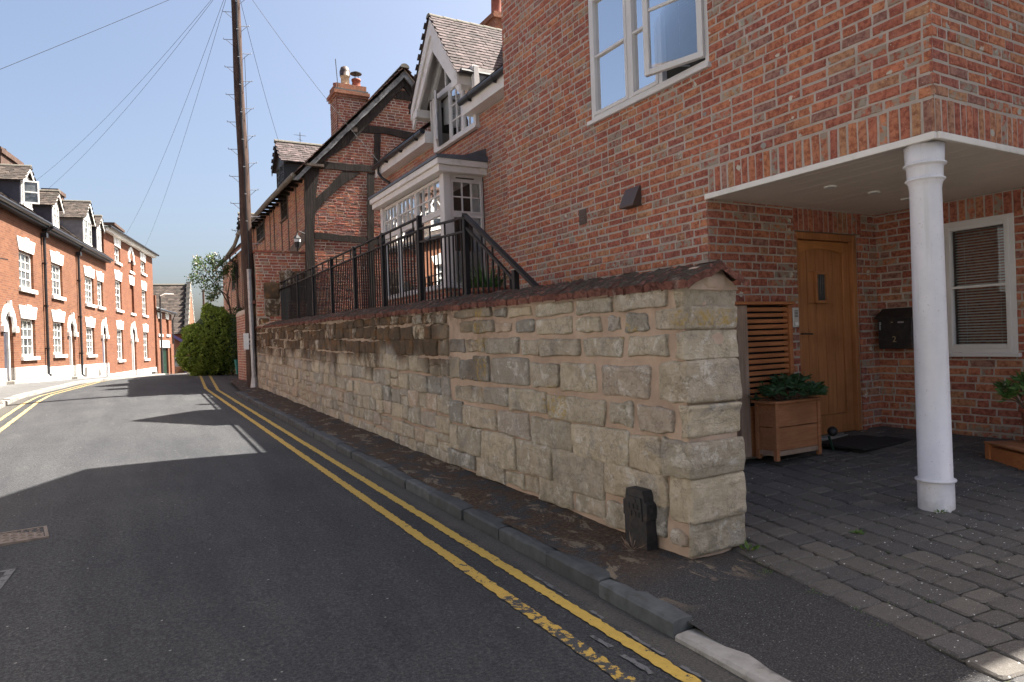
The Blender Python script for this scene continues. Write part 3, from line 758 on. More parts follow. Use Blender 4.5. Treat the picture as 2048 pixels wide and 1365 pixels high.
# manhole cover
mh = thing('manhole_cover', 'rusty cast iron access cover with raised blocks set in the shaded road', 'manhole cover', (-.8, 6.06, rz(-.8, 6.06)))
zc = rz(-.8, 6.06); ca, sa = cos(.12), sin(.12)
fm = lambda p: Vector((-.8+p[0]*ca-p[1]*sa, 6.06+p[0]*sa+p[1]*ca, zc+p[2]))
m = MB(fm); W, H = .25, .19
m.box(-W, W, -H, -H+.022, -.03, .011); m.box(-W, W, H-.022, H, -.03, .011); m.box(-W, -W+.022, -H+.022, H-.022, -.03, .0105); m.box(W-.022, W, -H+.022, H-.022, -.03, .0105); m.build('cover_frame', 'cover', mh)
m = MB(fm); m.box(-W+.028, W-.028, -H+.028, H-.028, -.03, .004)
for i in range(9):
    for j in range(7):
        x = -W+.055+i*(2*W-.11)/8; y = -H+.05+j*(2*H-.1)/6
        if (i+j) % 2: m.box(x-.018, x+.018, y-.007, y+.007, .004, .009)
        else: m.box(x-.007, x+.007, y-.018, y+.018, .004, .009)
m.build('cover_plate', 'cover', mh)

# ================================================================== STONE WALL
ZT = lambda y: .219+.0175*y
XF = 2.82
wall = thing('stone_retaining_wall', 'sandstone block wall with pink pointing and a mossy red coping along the footway', 'wall', (3.0, 10.8, -1.2))
m = MB(); P = []
yy = 2.962
while yy < 18.7:
    row = []
    for k in range(21):
        z = gz(yy)+.02+(ZT(yy)+.02-gz(yy)-.02)*k/20
        row.append((XF+.006+.004*sin(yy*7+z*9)+.003*sin(yy*17-z*13)+wob(.003), yy, z))
    P.append(row); yy += .06
m.grid(P)
P = []
for i in range(11):
    x = XF+.006+.40*i/10; row = []
    for k in range(21):
        z = -1.42+(ZT(2.95)+.02+1.42)*k/20; row.append((x, 2.962+(.006*sin(x*20+z*9)+wob(.004) if i else 0), z))
    P.append(row)
m.grid(P); m.build('mortar', 'pointing', wall, smooth=True)
m = MB(); m.add([(XF+.06, 3.03, -1.6), (3.22, 3.03, -1.6), (3.22, 18.7, -1.4), (XF+.06, 18.7, -1.4), (XF+.06, 3.03, ZT(3)), (3.22, 3.03, ZT(3)), (3.22, 18.7, ZT(18.7)), (XF+.06, 18.7, ZT(18.7))],
             [(0, 1, 5, 4), (1, 2, 6, 5), (2, 3, 7, 6), (3, 0, 4, 7), (4, 5, 6, 7)]); m.build('wall_core', 'pointing', wall)
# near stones, each where the photograph shows it: crop pixels converted to metres along the wall
def w2(px, py):
    u = 900+px/2.1333; v = 500+py/2.1333
    a = (u-1024)/1365; b = (682.5-v)/1365; A = a*cos(ROLL)+b*sin(ROLL); B = -a*sin(ROLL)+b*cos(ROLL)
    d = fwd+rgt*A+up*B; t = XF/d.x; return d.y*t, d.z*t
NEAR = """20,180,250,290;195,240,248,290;250,350,238,290;365,525,225,280;540,695,205,275;710,930,165,258;C955,1175,150,235
45,108,303,355;110,187,300,355;195,265,310,352;280,360,300,352;370,527,290,362;543,645,290,350;668,730,282,345;752,855,272,350;C875,1175,250,330
0,66,378,440;70,147,378,440;152,295,375,445;307,385,378,455;388,555,375,458;573,742,372,460;762,935,362,458;C965,1180,350,465
0,42,455,550;45,103,467,555;105,170,450,565;175,340,462,575;350,468,478,592;473,625,478,612;650,855,490,635;C890,1190,485,650
20,140,578,650;150,253,585,665;257,413,592,695;420,662,625,740;680,780,645,752;808,960,668,780;C980,1200,680,805
0,58,645,735;62,200,668,765;205,342,688,800;352,520,720,850;527,765,755,905;775,905,790,950;C915,1220,825,985
0,38,740,850;42,135,755,875;140,285,785,925;288,440,820,970;442,662,865,1045;668,925,930,1070;C940,1228,985,1175
0,112,860,930;118,240,895,985;245,323,948,1010;327,380,965,1035;385,530,985,1090;540,665,1045,1140;668,765,1075,1190;770,870,1080,1215;872,935,1080,1225;C950,1015,1195,1265;C1028,1235,1190,1325"""
ntot = 0
for row in NEAR.split('\n'):
    for t in row.split(';'):
        corner = t[0] == 'C'; x0, x1, y0, y1 = [float(q) for q in t.strip('C').split(',')]
        xm, ym = (x0+x1)/2, (y0+y1)/2
        Ya, Yb = w2(x1, ym)[0], w2(x0, ym)[0]; Zb, Zt = w2(xm, y1)[1], w2(xm, y0)[1]
        if x1 < 1050 and corner: corner = False
        xb = 3.16
        if corner: Ya = 2.938+wob(.010); Zb, Zt = w2((x0+1165)/2, y1)[1], w2((x0+1165)/2, y0)[1]
        Zb = max(Zb, -1.40); Zb, Zt = (Zb-.014, Zt+.014) if corner else (Zb, Zt); Zb = max(Zb, -1.41); xb = 3.245+wob(.012) if corner else 2.97
        big = (Yb-Ya)*(Zt-Zb); ntot += 1
        mb = MB(); pr = random.uniform(.0, .014)
        rock(mb, XF-.010-pr*1.3, xb, Ya+(0 if corner else .005), Yb-.005, Zb+.004, Zt-.004, .012+.022*min(.6, (Zt-Zb))*random.uniform(.6, 1.6), 16 if big > .02 else 11, .0055, 100+ntot, 0, skew=.014)
        mb.build('stone', 'stone', wall, smooth=True)
# the rest of the wall, coursed
courses = 8; far_list = []
for c in range(courses+1):
    y = 6.28+random.random()*.05
    while y < 18.66:
        zb0 = gz(y)+.10; H = ZT(y)-.012-zb0
        fr0 = [0, .085, .20, .32, .45, .58, .70, .82, .93, 1.0]; fa, fb = fr0[c], fr0[c+1]
        wv = .012*sin(y*1.3+c*2)
        hgt = (fb-fa)*H; L = random.uniform(.16, .42) if c < 7 else random.uniform(.2, .45)
        if random.random() < .12 and c < 7: L *= 1.4
        if y+L > 18.6: L = 18.68-y
        if L < .08: break
        g = .011; z0 = zb0+fa*H+wv+g/2+wob(.006); z1 = zb0+fb*H+wv-g/2+wob(.006)
        if c == 0: z0 -= .08
        y0_, y1_ = y+g*.6, y+L-g*.6
        if random.random() < .10 and L > .2 and c > 0:      # two thin stones one above the other
            zm = z0+(z1-z0)*random.uniform(.4, .6); far_list += [(y0_, y1_, z0, zm-.006), (y0_, y1_, zm+.006, z1)]
        else: far_list.append((y0_, y1_, z0, z1))
        y += L
far_list.sort(key=lambda t: t[0])
rest = MB()
for i, (a, b, z0, z1) in enumerate(far_list):
    ind = ntot+i < 298; mb = MB() if ind else rest
    rock(mb, XF-.010-random.uniform(0, .02), 2.95, a, b, z0, z1, random.uniform(.010, .022), 8 if ind else 5, .006, 900+i, 0 if ind else random.random(), skew=.014)
    if ind: mb.build('stone', 'stone', wall, smooth=True)
rest.build('stonework', 'stone', wall, kind='stuff', smooth=True)
# coping: rough bricks laid to a slope both sides
y = 2.86; kk = 0
while y < 18.6:
    L = random.uniform(.15, .235) if y < 9 else random.uniform(.17, .24)
    zt = ZT(y)+wob(.006)+(.018 if 9.9 < y < 10.9 else 0); rs = .098+wob(.007)
    for side in (0, 1):
        mb = MB(); P0 = []; n = 6; t = .045
        xa, xb = (XF-.052+wob(.008), 3.045) if side == 0 else (3.045, 3.255)
        for i in range(n+1):
            f = i/n; rowt = []
            for j in range(n+1):
                yy = y+.004+(L-.008)*j/n; x = xa+(xb-xa)*f
                z = zt+.012+(rs*f if side == 0 else rs*(1-f))+t
                if 0 < i: z += wob(.009)
                if j in (0, n): z -= .012
                if (i == 0 and side == 0): z -= .010; x += wob(.006)
                rowt.append((x, yy, z))
            P0.append(rowt)
        mb.grid(P0)
        b = len(mb.v)
        if side == 0:
            fx = [(xa+.006+wob(.004), y+.004+(L-.008)*j/n, zt-.002+wob(.003)) for j in range(n+1)]
            mb.add(P0[0]+fx, [(j, j+1, n+2+j, n+1+j) for j in range(n)])
        for jj in (0, n):
            e = [P0[i][jj] for i in range(n+1)]; d = [(p[0], p[1], p[2]-t) for p in e]
            mb.add(e+d, [(i, i+1, n+2+i, n+1+i) for i in range(n)])
        mb.build('coping_brick', 'coping', wall)
    y += L; kk += 1
m = MB(); m.prism([(XF+.01, ZT(3)-.01), (3.24, ZT(3)-.01), (3.20, ZT(3)+.03), (3.05, ZT(3)+.125), (XF+.05, ZT(3)+.02)], 2.93, 3.3, 1)
m2 = MB(); rock(m2, XF+.10, 3.17, 2.915, 3.1, ZT(3)-.03, ZT(3)+.13, .08, 12, .012, 5, 0); m2.build('coping_end_mortar', 'pointing', wall, smooth=True)
m.build('coping_bed', 'pointing', wall)

# ================================================================== BOUNDARY POST
bp_ = thing('boundary_marker', 'short black cast iron boundary post with a notched head, standing against the stone wall', 'marker post', (2.74, 3.33, gz(3.3)+.1))
z0 = gz(3.33)+.09
m = MB(); a, b = 3.235, 3.44; zh = z0+.375
out = [(a, z0-.05), (b, z0-.05), (b+.002, z0+.20), (b+.012, z0+.205), (b+.012, z0+.295), (b-.012, z0+.31), (b-.016, zh-.03), (b-.024, zh), (a+.030, zh), (a+.020, zh-.03), (a+.016, z0+.31), (a-.008, z0+.295), (a-.008, z0+.205), (a, z0+.20)]
m.prism(out, 2.715, 2.80, 0); m.build('post_body', 'iron', bp_)
m = MB(); ins = [(y_+(.02 if y_ < 3.33 else -.02), z_+(.012 if z_ < z0+.1 else -.014)) for y_, z_ in out if z_ > z0+.19 or z_ < z0]
m.prism([(a+.03, z0+.19), (b-.03, z0+.19), (b-.035, zh-.045), (a+.04, zh-.045)], 2.708, 2.716, 0); m.build('raised_panel', 'iron', bp_)
m = MB()
for (yc, zc_, w_) in ((3.39, z0+.27, .02), (3.35, z0+.27, .016), (3.31, z0+.27, .02), (3.37, z0+.225, .016), (3.33, z0+.225, .02), (3.295, z0+.225, .014)):
    m.box(2.703, 2.709, yc-w_/2, yc-w_/2+.005, zc_-.016, zc_+.016); m.box(2.7035, 2.709, yc-w_/2+.005, yc+w_/2, zc_+.010, zc_+.016)
m.lathe([(.013, 0), (.013, .004)], (0, 0, 0), 10) if False else None
m.build('worn_raised_mark', 'iron', bp_)
m = MB(lambda p: Vector((2.705+p[2], 3.335+p[0], zh-.07+p[1]))); m.lathe([(.016, .0), (.016, .008), (.009, .009)], (0, 0, 0), 12); m.build('bolt_head', 'iron', bp_)

# ================================================================== PORCH PAVING
def pz(x, y): return -1.2+.0715*(min(x, 6.6)-4.6)+.0108*(y-2.55)
m = MB(); P = []
for i in range(25):
    y = -2+i*(6.6/24); x0 = edge(min(y, 2.95)) if y < 3 else 3.2
    P.append([(x0+(9.5-x0)*j/30, y, pz(x0+(9.5-x0)*j/30, y)-.012) for j in range(31)])
m.grid(P); pav = m.build('porch_paving', 'joint', kind='structure')
def paver_mesh(L, W, k):
    rs = random.Random(int(L*1000)*7+k); h = .045; b = .009; pts = []
    c = [(-L/2, -W/2), (L/2, -W/2), (L/2, W/2), (-L/2, W/2)]; rad = rs.uniform(.014, .026)
    for i, (x, y) in enumerate(c):
        x += rs.uniform(-.005, .005); y += rs.uniform(-.004, .004); sx = 1 if x < 0 else -1; sy = 1 if y < 0 else -1
        q = [(x+sx*rad, y), (x+sx*rad*.3, y+sy*rad*.3), (x, y+sy*rad)]
        if i in (0, 2): q = q[::-1]
        if i == 0: q = [(x, y+sy*rad), (x+sx*rad*.3, y+sy*rad*.3), (x+sx*rad, y)]
        if i == 1: q = [(x+sx*rad, y), (x+sx*rad*.3, y+sy*rad*.3), (x, y+sy*rad)]
        if i == 2: q = [(x, y+sy*rad), (x+sx*rad*.3, y+sy*rad*.3), (x+sx*rad, y)]
        if i == 3: q = [(x+sx*rad, y), (x+sx*rad*.3, y+sy*rad*.3), (x, y+sy*rad)]
        pts += q
    n = len(pts); vs = [(x*(1-b/L*2), y*(1-b/W*2), rs.uniform(-.0015, .0015)) for x, y in pts]+[(x, y, -b) for x, y in pts]+[(x, y, -h) for x, y in pts]
    fs = [tuple(range(n))]+[(i, n+i, n+(i+1) % n, (i+1) % n) for i in range(n)]+[(n+i, 2*n+i, 2*n+(i+1) % n, n+(i+1) % n) for i in range(n)]
    return vs, fs
d1 = Vector((.187, .982, 0)); d1.normalize(); d2 = Vector((d1.y, -d1.x, 0)); O = Vector((3.14, 2.95, 0))
nrm = Vector((-.0715, -.0108, 1)).normalized(); protos = {}; plist = []
for i in range(26):
    v = -2.6+random.random()*.1
    while v < 2.2:
        L = random.choice((.115, .145, .165, .165, .22)); ctr = O+d2*(.085+i*.168)+d1*(v+L/2); v += L+.007
        x, y = ctr.x, ctr.y
        if y < .55 or x > 6.95: continue
        if (x < 4.46 and y > 4.55) or (x >= 4.46 and y > 4.34): continue
        if x < 3.27 and y > 2.93: continue
        plist.append((ctr.length, x, y, L, .161, random.randrange(4)))
plist.sort(); pr_ = MB(); base_ang = atan2(d1.y, d1.x)
for q, (d, x, y, L, W, k) in enumerate(plist):
    if (L, k) not in protos:
        vs, fs = paver_mesh(L, W, k); me = bpy.data.meshes.new('paver'); me.from_pydata(vs, [], fs); me.materials.append(M['paver']); me.update(); protos[L, k] = (me, vs, fs)
    me, vs, fs = protos[L, k]; dz = wob(.0022)+.003
    R = Matrix.Translation((x, y, pz(x, y)+dz)) @ nrm.to_track_quat('Z', 'Y').to_matrix().to_4x4() if False else None
    T = Matrix.Translation((x, y, pz(x, y)+dz)) @ Vector((0, 0, 1)).rotation_difference((nrm+Vector((wob(.012), wob(.012), 0))).normalized()).to_matrix().to_4x4() @ Matrix.Rotation(base_ang+wob(.015)+(pi if random.random() < .5 else 0), 4, 'Z')
    if q < 298:
        o = link(bpy.data.objects.new('paver', me)); o.parent = pav; o.matrix_basis = T
    else:
        b = len(pr_.v); r = random.random()
        pr_.v += [tuple(T @ Vector(p)) for p in vs]; pr_.f += [[b+t for t in f] for f in fs]; pr_.r += [r]*len(fs)
pr_.build('paver_field', 'paver', pav, kind='stuff')
# small weeds in the joints and at the wall foot
def weed(name, label, x, y, z, n, s, spread, mat='weed', asp=.35):
    mb = MB()
    for i in range(n):
        w = random.uniform(0, 6.28); q = random.random()*spread
        leaf(mb, Vector((x+cos(w)*q, y+sin(w)*q, z)), s*random.uniform(.6, 1.2), asp, Vector((cos(w)*.8, sin(w)*.8, random.uniform(.2, 1.3))))
    return tag(mb.build(name, mat, loc=(x, y, z)), label, 'weed')
weed('weed_tuft', 'green leafy weed at the foot of the stone wall corner', 3.20, 2.88, pz(3.2, 2.9), 22, .05, .03)
weed('weed_tuft', 'small weed growing at the left foot of the white column', 4.53, 2.50, pz(4.53, 2.5)+.004, 26, .028, .035)
weed('weed_tuft', 'small green weed in a paving joint between the stone wall and the column', 3.85, 2.62, pz(3.85, 2.62)+.004, 34, .03, .022)
weed('dry_weed_tuft', 'dry grass stalks in front of the black boundary post', 2.68, 3.33, gz(3.3)+.105, 16, .10, .03, 'greywood', .05)
for x, y, w in ((3.02, 2.6, 'nearest the stone wall corner'), (2.97, 2.28, 'the middle one'), (2.90, 1.88, 'closest to the viewer')): weed('moss_tuft', 'yellow green moss clump on the tarmac edge of the paving, '+w, x, y, pz(x, y)-.006, 30, .013, .04)['group'] = 'moss clumps along the paving edge'
mb = MB()
for i in range(260):
    k = random.randrange(26); v = random.uniform(-2.5, 1); c_ = O+d2*(k*.168)+d1*v
    if c_.y < .8 or (c_.x > 5.5): continue
    for q in range(6):
        leaf(mb, Vector((c_.x+wob(.012)+d1.x*wob(.04), c_.y+wob(.012)+d1.y*wob(.04), pz(c_.x, c_.y)-.004)), .009, .6, Vector((wob(1), wob(1), .6)))
tag(mb.build('joint_moss', 'weed', pav), kind='stuff')
# ================================================================== BRICK HOUSE (large, on the right)
house = thing('brick_house', 'large modern red brick house with an overhanging upper floor above a recessed porch', 'house', (5.7, 4.4, -1.1))
FAC = Frame((4.5, 0), (0, 1), (-1, 0)); FDOOR = Frame((0, 4.39), (1, 0), (0, -1)); FWIN = Frame((6.93, 0), (0, 1), (-1, 0)); FSIDE = Frame((0, 2.43), (1, 0), (0, -1))
bw = Brickwork(house, 'brick', 'mortar', 299)
BW = (4.30, 6.03, 2.36, 3.72)
bw.field(FAC, -.10, 1.235, cutspans(4.39, 7.95, [(6.18, 6.32, 1.28, 1.45)]), 1)
bw.soldiers(FAC, 2.43, 4.36, 1.235); 
bw.field(FAC, 1.235, 1.46, cutspans(4.36, 7.95, []), 2)
bw.field(FAC, 1.46, 4.91, cutspans(2.43, 7.95, [BW]), 3)
bw.soldiers(FSIDE, 4.488, 6.93, 1.235); bw.field(FSIDE, 1.46, 3.5, cutspans(4.488, 6.93, []), 4)
bw.field(FDOOR, -1.15, 1.2, cutspans(4.5, 6.93, [(5.66, 6.62, -2, .975), (5.62, 6.68, .975, 1.2)]), 5); bw.soldiers(FDOOR, 5.62, 6.68, .975)
bw.field(FWIN, -1.15, 1.2, cutspans(1.0, 4.39, [(3.09, 3.72, -.28, .995), (3.02, 3.79, .995, 1.2)]), 6); bw.soldiers(FWIN, 3.02, 3.79, .985, .205)
bw.finish()
# solid bodies behind the brick skins
def wallbox(fr, u0, u1, z0, z1, holes, dep=.2, n=-.012, name='wall', mat='mortar', par=house):
    us = sorted({u0, u1, *[h[0] for h in holes], *[h[1] for h in holes]}); zs = sorted({z0, z1, *[h[2] for h in holes], *[h[3] for h in holes]})
    m = MB(fr)
    for a, b in zip(us, us[1:]):
        for c, d in zip(zs, zs[1:]):
            if a < u0-1e-6 or b > u1+1e-6 or c < z0-1e-6 or d > z1+1e-6: continue
            if any(h[0]-1e-6 <= a and b <= h[1]+1e-6 and h[2]-1e-6 <= c and d <= h[3]+1e-6 for h in holes): continue
            m.box(a, b, n-dep, n, c, d)
    return m.build(name, mat, par)
wallbox(FAC, 4.402, 7.93, -.8, 1.2, [])
wallbox(FAC, 2.45, 7.93, 1.24, 5.6, [BW])
wallbox(FSIDE, 4.72, 6.91, 1.24, 5.6, []); wallbox(FDOOR, 4.52, 6.92, -1.3, 1.195, [(5.66, 6.62, -1.3, .975)])
wallbox(FWIN, .92, 4.38, -1.3, 8.6, [(3.09, 3.72, -.28, .995)])
m = MB(); m.box(7.2, 12, .92, 4.9, -1.3, 8.7)
m.build('rear_wing_wall', 'brick_warm', house)
m = MB(); m.box(6.9, 12, 7.70, 7.93, -.8, 5.6); m.box(11.8, 12, .92, 7.93, -.8, 5.6); m.box(4.72, 6.9, 7.75, 7.93, -.8, 5.6); m.build('gable_side_wall', 'brick_warm', house)
# street gable and roof (above the picture, it casts the shade across the road)
m = MB(); m.prism([(2.43, 5.6), (7.95, 5.6), (5.19, 7.68)], 4.51, 4.7, 0); m.build('gable_wall', 'brick_warm', house)
m = MB()
for sgn, e in ((-1, 2.30), (1, 8.08)):
    m.add([(4.35, e, 5.5), (12.2, e, 5.5), (12.2, 5.19, 7.78), (4.35, 5.19, 7.78), (4.35, e, 5.62), (12.2, e, 5.62), (12.2, 5.19, 7.90), (4.35, 5.19, 7.90)], [(0, 1, 2, 3), (4, 5, 6, 7), (0, 1, 5, 4), (0, 3, 7, 4), (1, 2, 6, 5)])
m.add([(6.8, .80, 8.6), (12.2, .80, 8.6), (12.2, 5.19, 10.9), (8.6, 5.19, 10.9)], [(0, 1, 2, 3)]); m.add([(6.8, .80, 8.6), (8.6, 5.19, 10.9), (6.8, 5.19, 8.6)], [(0, 1, 2)])
m.build('roof', 'tile', house)
# soffit boards, trim
x = 4.515
while x < 6.92:
    mb = MB(); mb.box(x+.0015, min(6.92, x+.098), 2.445, 4.385, 1.200+wob(.0006), 1.215); mb.build('soffit_board', 'soffit', house); x += .10
m = MB(); m.box(6.92, 6.93+.001, 2.445, 4.385, 1.2, 1.215); m.box(4.5, 7.0, 2.43, 4.392, 1.216, 1.236); m.build('soffit_backing', 'black', house)
m = MB(); m.bbox(4.478, 4.512, 2.425, 4.40, 1.188, 1.234, .004); m.bbox(4.512, 6.95, 2.408, 2.443, 1.189, 1.234, .004); m.build('soffit_trim', 'fascia', house)
for (x, y) in ((5.17, 3.65), (5.77, 3.65), (6.38, 3.72)):
    f = MB(); f.lathe([(.048, -.006), (.052, -.002), (.052, .004), (.034, .004)], (x, y, 1.196), 20); d = f.build('downlight', 'white', house)
    f = MB(); f.lathe([(.033, -.0065), (.033, .0)], (x, y, 1.196), 16); f.build('lens', 'curtain', d)
# column
col = thing('porch_column', 'round off-white painted column carrying the porch corner', 'column', (4.62, 2.57, pz(4.62, 2.57)))
b_ = pz(4.62, 2.57)
ring = lambda r, z, h=.022: [(r, z), (r+.011, z+h*.2), (r+.014, z+h*.5), (r+.011, z+h*.8), (r, z+h)]
prof = [(.107, -.03), (.107, .165)]+[(.107, .175)]+[(q[0], q[1]) for q in ring(.107, .177)]+[(.101, .20), (.0985, .9), (.0955, 1.6), (.093, 2.10), (.0985, 2.135), (.1055, 2.145)]+ring(.1045, 2.15)+[(.1045, 2.18), (.107, 2.24)]+ring(.113, 2.25)+[(.1135, 2.28), (.118, 2.385)]
m = MB(); m.lathe([(r, z*(1.188-b_)/2.385) for r, z in prof], (4.62, 2.57, b_), 48); m.build('shaft', 'column', col, smooth=True)
# vents
m = MB(FAC); m.bbox(6.18, 6.32, -.01, .018, 1.28, 1.45, .006); v_ = m.build('air_vent', 'brown_plastic', house)
m = MB(FAC); [m.box(6.20, 6.30, .018, .026, 1.302+i*.032, 1.318+i*.032) for i in range(4)]; m.build('louvre', 'brown_plastic', v_)
m = MB(FAC); m.prism([(0.0, 1.50), (.03, 1.50), (.12, 1.315), (.12, 1.30), (0, 1.30)], 5.25, 5.47, 0); m.build('vent_cowl', 'brown_plastic', house)
# big upstairs window, one casement open
WF = window(house, FAC, BW[0], BW[1], BW[2], BW[3], [(5.40, 5.98, 2.41, 3.67, 1, 2), (4.95, 5.35, 2.41, 3.67, 1, 2)], 'upvc', 'glass_hi', .05, .004, .07, .022, backmat='room', backn=-.6)
m = MB(FAC); m.bbox(5.345, 5.405, -.06, .003, 2.41, 3.67, .004); m.bbox(4.90, 4.955, -.06, .003, 2.41, 3.67, .004); m.build('mullion', 'upvc', WF)
m = MB(FAC); m.bbox(4.27, 6.06, -.04, .055, 2.318, 2.362, .006); m.build('sill', 'upvc', WF)
ph = radians(17); CF = Frame((4.5-.012, 4.345), (-sin(ph), cos(ph)), (-cos(ph), -sin(ph)))
m = MB(CF); W = .60; t = .055; a, b = 2.43, 3.66
m.bbox(0, t, -.02, .03, a, b, .004); m.bbox(W-t, W, -.02, .03, a, b, .004); m.bbox(t, W-t, -.019, .029, a, a+t, .004); m.bbox(t, W-t, -.019, .029, b-t, b, .004); m.bbox(t, W-t, -.006, .02, 3.02, 3.045, .003)
cs = m.build('open_casement', 'upvc', WF)
for c, d in ((a+t, 3.02), (3.045, b-t)):
    m = MB(CF); m.quad((t, .005, c), (W-t, .005, c), (W-t, .005, d), (t, .005, d)); m.build('pane', 'glass_hi', WF)
m = MB(CF); m.tube([(W*.55, -.03, a+.03), (W*.35, -.12, a+.02)], .007, 6); m.build('stay_arm', 'steel', WF)
def blinds(fr, u0, u1, z0, z1, n, par, pitch=.028, tilt=.5, name='blind'):
    m = MB(fr); z = z1
    while z > z0:
        m.quad((u0, n-.010, z), (u1, n-.010, z), (u1, n+.010, z-.012), (u0, n+.010, z-.012)); z -= pitch
    for u in (u0+.08, u1-.08): m.box(u-.001, u+.001, n, n+.002, z0, z1)
    m.build(name, 'blind', par)
blinds(FAC, 5.43, 5.96, 2.80, 3.67, -.14, house, .03); blinds(FAC, 4.97, 5.33, 2.72, 3.67, -.14, house, .03); blinds(FAC, 4.36, 4.88, 2.75, 3.67, -.14, house, .03)
# porch window
PWF = window(house, FWIN, 3.09, 3.72, -.27, .99, [(3.135, 3.675, -.22, .94, 1, 2)], 'upvc', 'glass', .05, .012, .07, .022, backmat='room', backn=-.5)
m = MB(FWIN); m.bbox(3.06, 3.75, -.03, .06, -.30, -.262, .006); m.build('sill', 'upvc', PWF)
blinds(FWIN, 3.18, 3.64, -.20, .93, -.09, house, .027)
# ---- door
door = MB(FDOOR)
door.bbox(5.66, 5.705, -.14, -.012, -1.06, .97, .004); door.bbox(6.555, 6.615, -.14, -.012, -1.06, .97, .004); door.bbox(5.705, 6.555, -.139, -.013, .90, .97, .004)
df = door.build('door_frame', 'oak', house)
m = MB(FDOOR); m.box(5.62, 6.66, -.16, .03, -1.11, -1.062); m.build('threshold', 'concrete', house)
n1 = -.055
leaf_ = MB(FDOOR); leaf_.bbox(5.71, 5.765, n1-.05, n1, -1.05, .895, .003); leaf_.bbox(6.445, 6.55, n1-.05, n1, -1.05, .895, .003); leaf_.bbox(5.765, 6.445, n1-.05, n1-.001, -1.05, -.86, .003)
dl = leaf_.build('door', 'oak', house)
m = MB(FDOOR); N = 16; arc = [(5.765+.68*i/N, .775+.045*sin(pi*i/N)) for i in range(N+1)]
m.prism([(x_, z_) for x_, z_ in arc]+[(6.445, .894), (5.765, .894)], n1-.05, n1-.001, 1); m.build('arched_rail', 'oak_h', dl)
bx = [5.767+i*.1356 for i in range(6)]
for i in range(5):
    mb = MB(FDOOR); aa, bb_ = bx[i]+.0045, bx[i+1]-.0045; ztop = .79+.03*sin(pi*((aa+bb_)/2-5.765)/.68)
    if i in (2,):
        pass
    if aa < 6.19 and bb_ > 6.01:
        for (c, d) in ((-.858, .27), (.59, ztop)): mb.bbox(aa, bb_, n1-.045, n1-.018, c, d, .003)
        if aa < 6.005: mb.bbox(aa, 6.003, n1-.045, n1-.0181, .271, .589, .001)
        if bb_ > 6.19: mb.bbox(6.192, bb_, n1-.045, n1-.0181, .271, .589, .001)
    else: mb.bbox(aa, bb_, n1-.045, n1-.018, -.858, ztop, .003)
    mb.build('door_board', 'oak', dl)
m = MB(FDOOR); m.bbox(6.0, 6.03, n1-.03, n1+.012, .27, .59, .003); m.bbox(6.165, 6.195, n1-.03, n1+.012, .27, .59, .003); m.bbox(6.03, 6.165, n1-.03, n1+.011, .27, .30, .003); m.bbox(6.03, 6.165, n1-.03, n1+.011, .56, .59, .003); vf = m.build('viewing_frame', 'oak', dl)
m = MB(FDOOR); m.box(6.03, 6.165, n1-.03, n1-.012, .30, .56); m.build('pane', 'farglass', dl)
m = MB(FDOOR); [m.box(6.05+i*.03, 6.056+i*.03, n1-.012, n1-.006, .30, .56) for i in range(4)]; m.build('grille', 'iron', dl)
m = MB(FDOOR); m.bbox(5.722, 5.752, n1, n1+.008, -.09, .01, .003); m.tube([(5.737, n1+.008, -.03), (5.737, n1+.05, -.03), (5.76, n1+.058, -.03), (5.86, n1+.058, -.034)], .008, 8); m.build('door_handle', 'iron', dl)
m = MB(FDOOR); m.bbox(5.725, 5.750, n1, n1+.01, -.155, -.12, .004); m.build('keyhole_cover', 'steel', dl)
# intercom
ic = thing('intercom', 'small silver door entry panel on the brickwork left of the oak door', 'intercom', (5.57, 4.37, .13))
m = MB(FDOOR); m.bbox(5.545, 5.63, .012, .034, .035, .225, .004); m.build('panel', 'sticker', ic)
m = MB(FDOOR); [m.box(5.565, 5.61, .034, .036, .135+i*.014, .141+i*.014) for i in range(5)]; m.build('speaker_slot', 'iron', ic)
m = MB(FDOOR); m.bbox(5.565, 5.61, .034, .040, .06, .085, .002); m.build('call_button', 'white', ic)
# letterbox
mbx = thing('mailbox', 'black wall mailbox with a sloping lid and the number 2', 'mailbox', (6.85, 4.13, -.05))
m = MB(FWIN); m.bbox(3.95, 4.30, .014, .15, -.215, .10, .006); m.build('box_body', 'iron', mbx)
m = MB(FWIN); m.prism([(.014, .20), (.03, .20), (.175, .105), (.175, .09), (.014, .09)], 3.93, 4.32, 0); m.build('lid', 'iron', mbx)
m = MB(FWIN); m.bbox(4.03, 4.09, .15, .154, .045, .06, .001); m.build('slot_plate', 'sticker', mbx)
m = MB(FWIN); m.bbox(4.265, 4.285, .15, .156, .03, .062, .002); m.bbox(4.265, 4.28, .156, .164, -.02, .028, .002); m.build('lock_and_key', 'steel', mbx)
m = MB(FWIN); m.bbox(4.14, 4.16, .15, .155, .05, .06, .001); m.build('badge', 'brass', mbx)
def text(s_, size, ext, mat, par, mtx, name='numeral'):
    cu = bpy.data.curves.new(name, 'FONT'); cu.body = s_; cu.size = size; cu.extrude = ext; cu.align_x = 'CENTER'; cu.align_y = 'CENTER'
    t = bpy.data.objects.new(name, cu); link(t); bpy.context.view_layer.update()
    me = bpy.data.meshes.new_from_object(t.evaluated_get(bpy.context.evaluated_depsgraph_get())); me.name = name
    bpy.data.objects.remove(t); bpy.data.curves.remove(cu); me.materials.append(M[mat])
    o = link(bpy.data.objects.new(name, me)); o.parent = par; o.matrix_basis = Matrix.Translation(-root_loc(par)) @ mtx; return o
text('2', .085, .002, 'brass', mbx, Matrix.Translation((6.93-.153, 4.13, -.12)) @ Matrix.Rotation(-pi/2, 4, 'Z') @ Matrix.Rotation(pi/2, 4, 'X'))
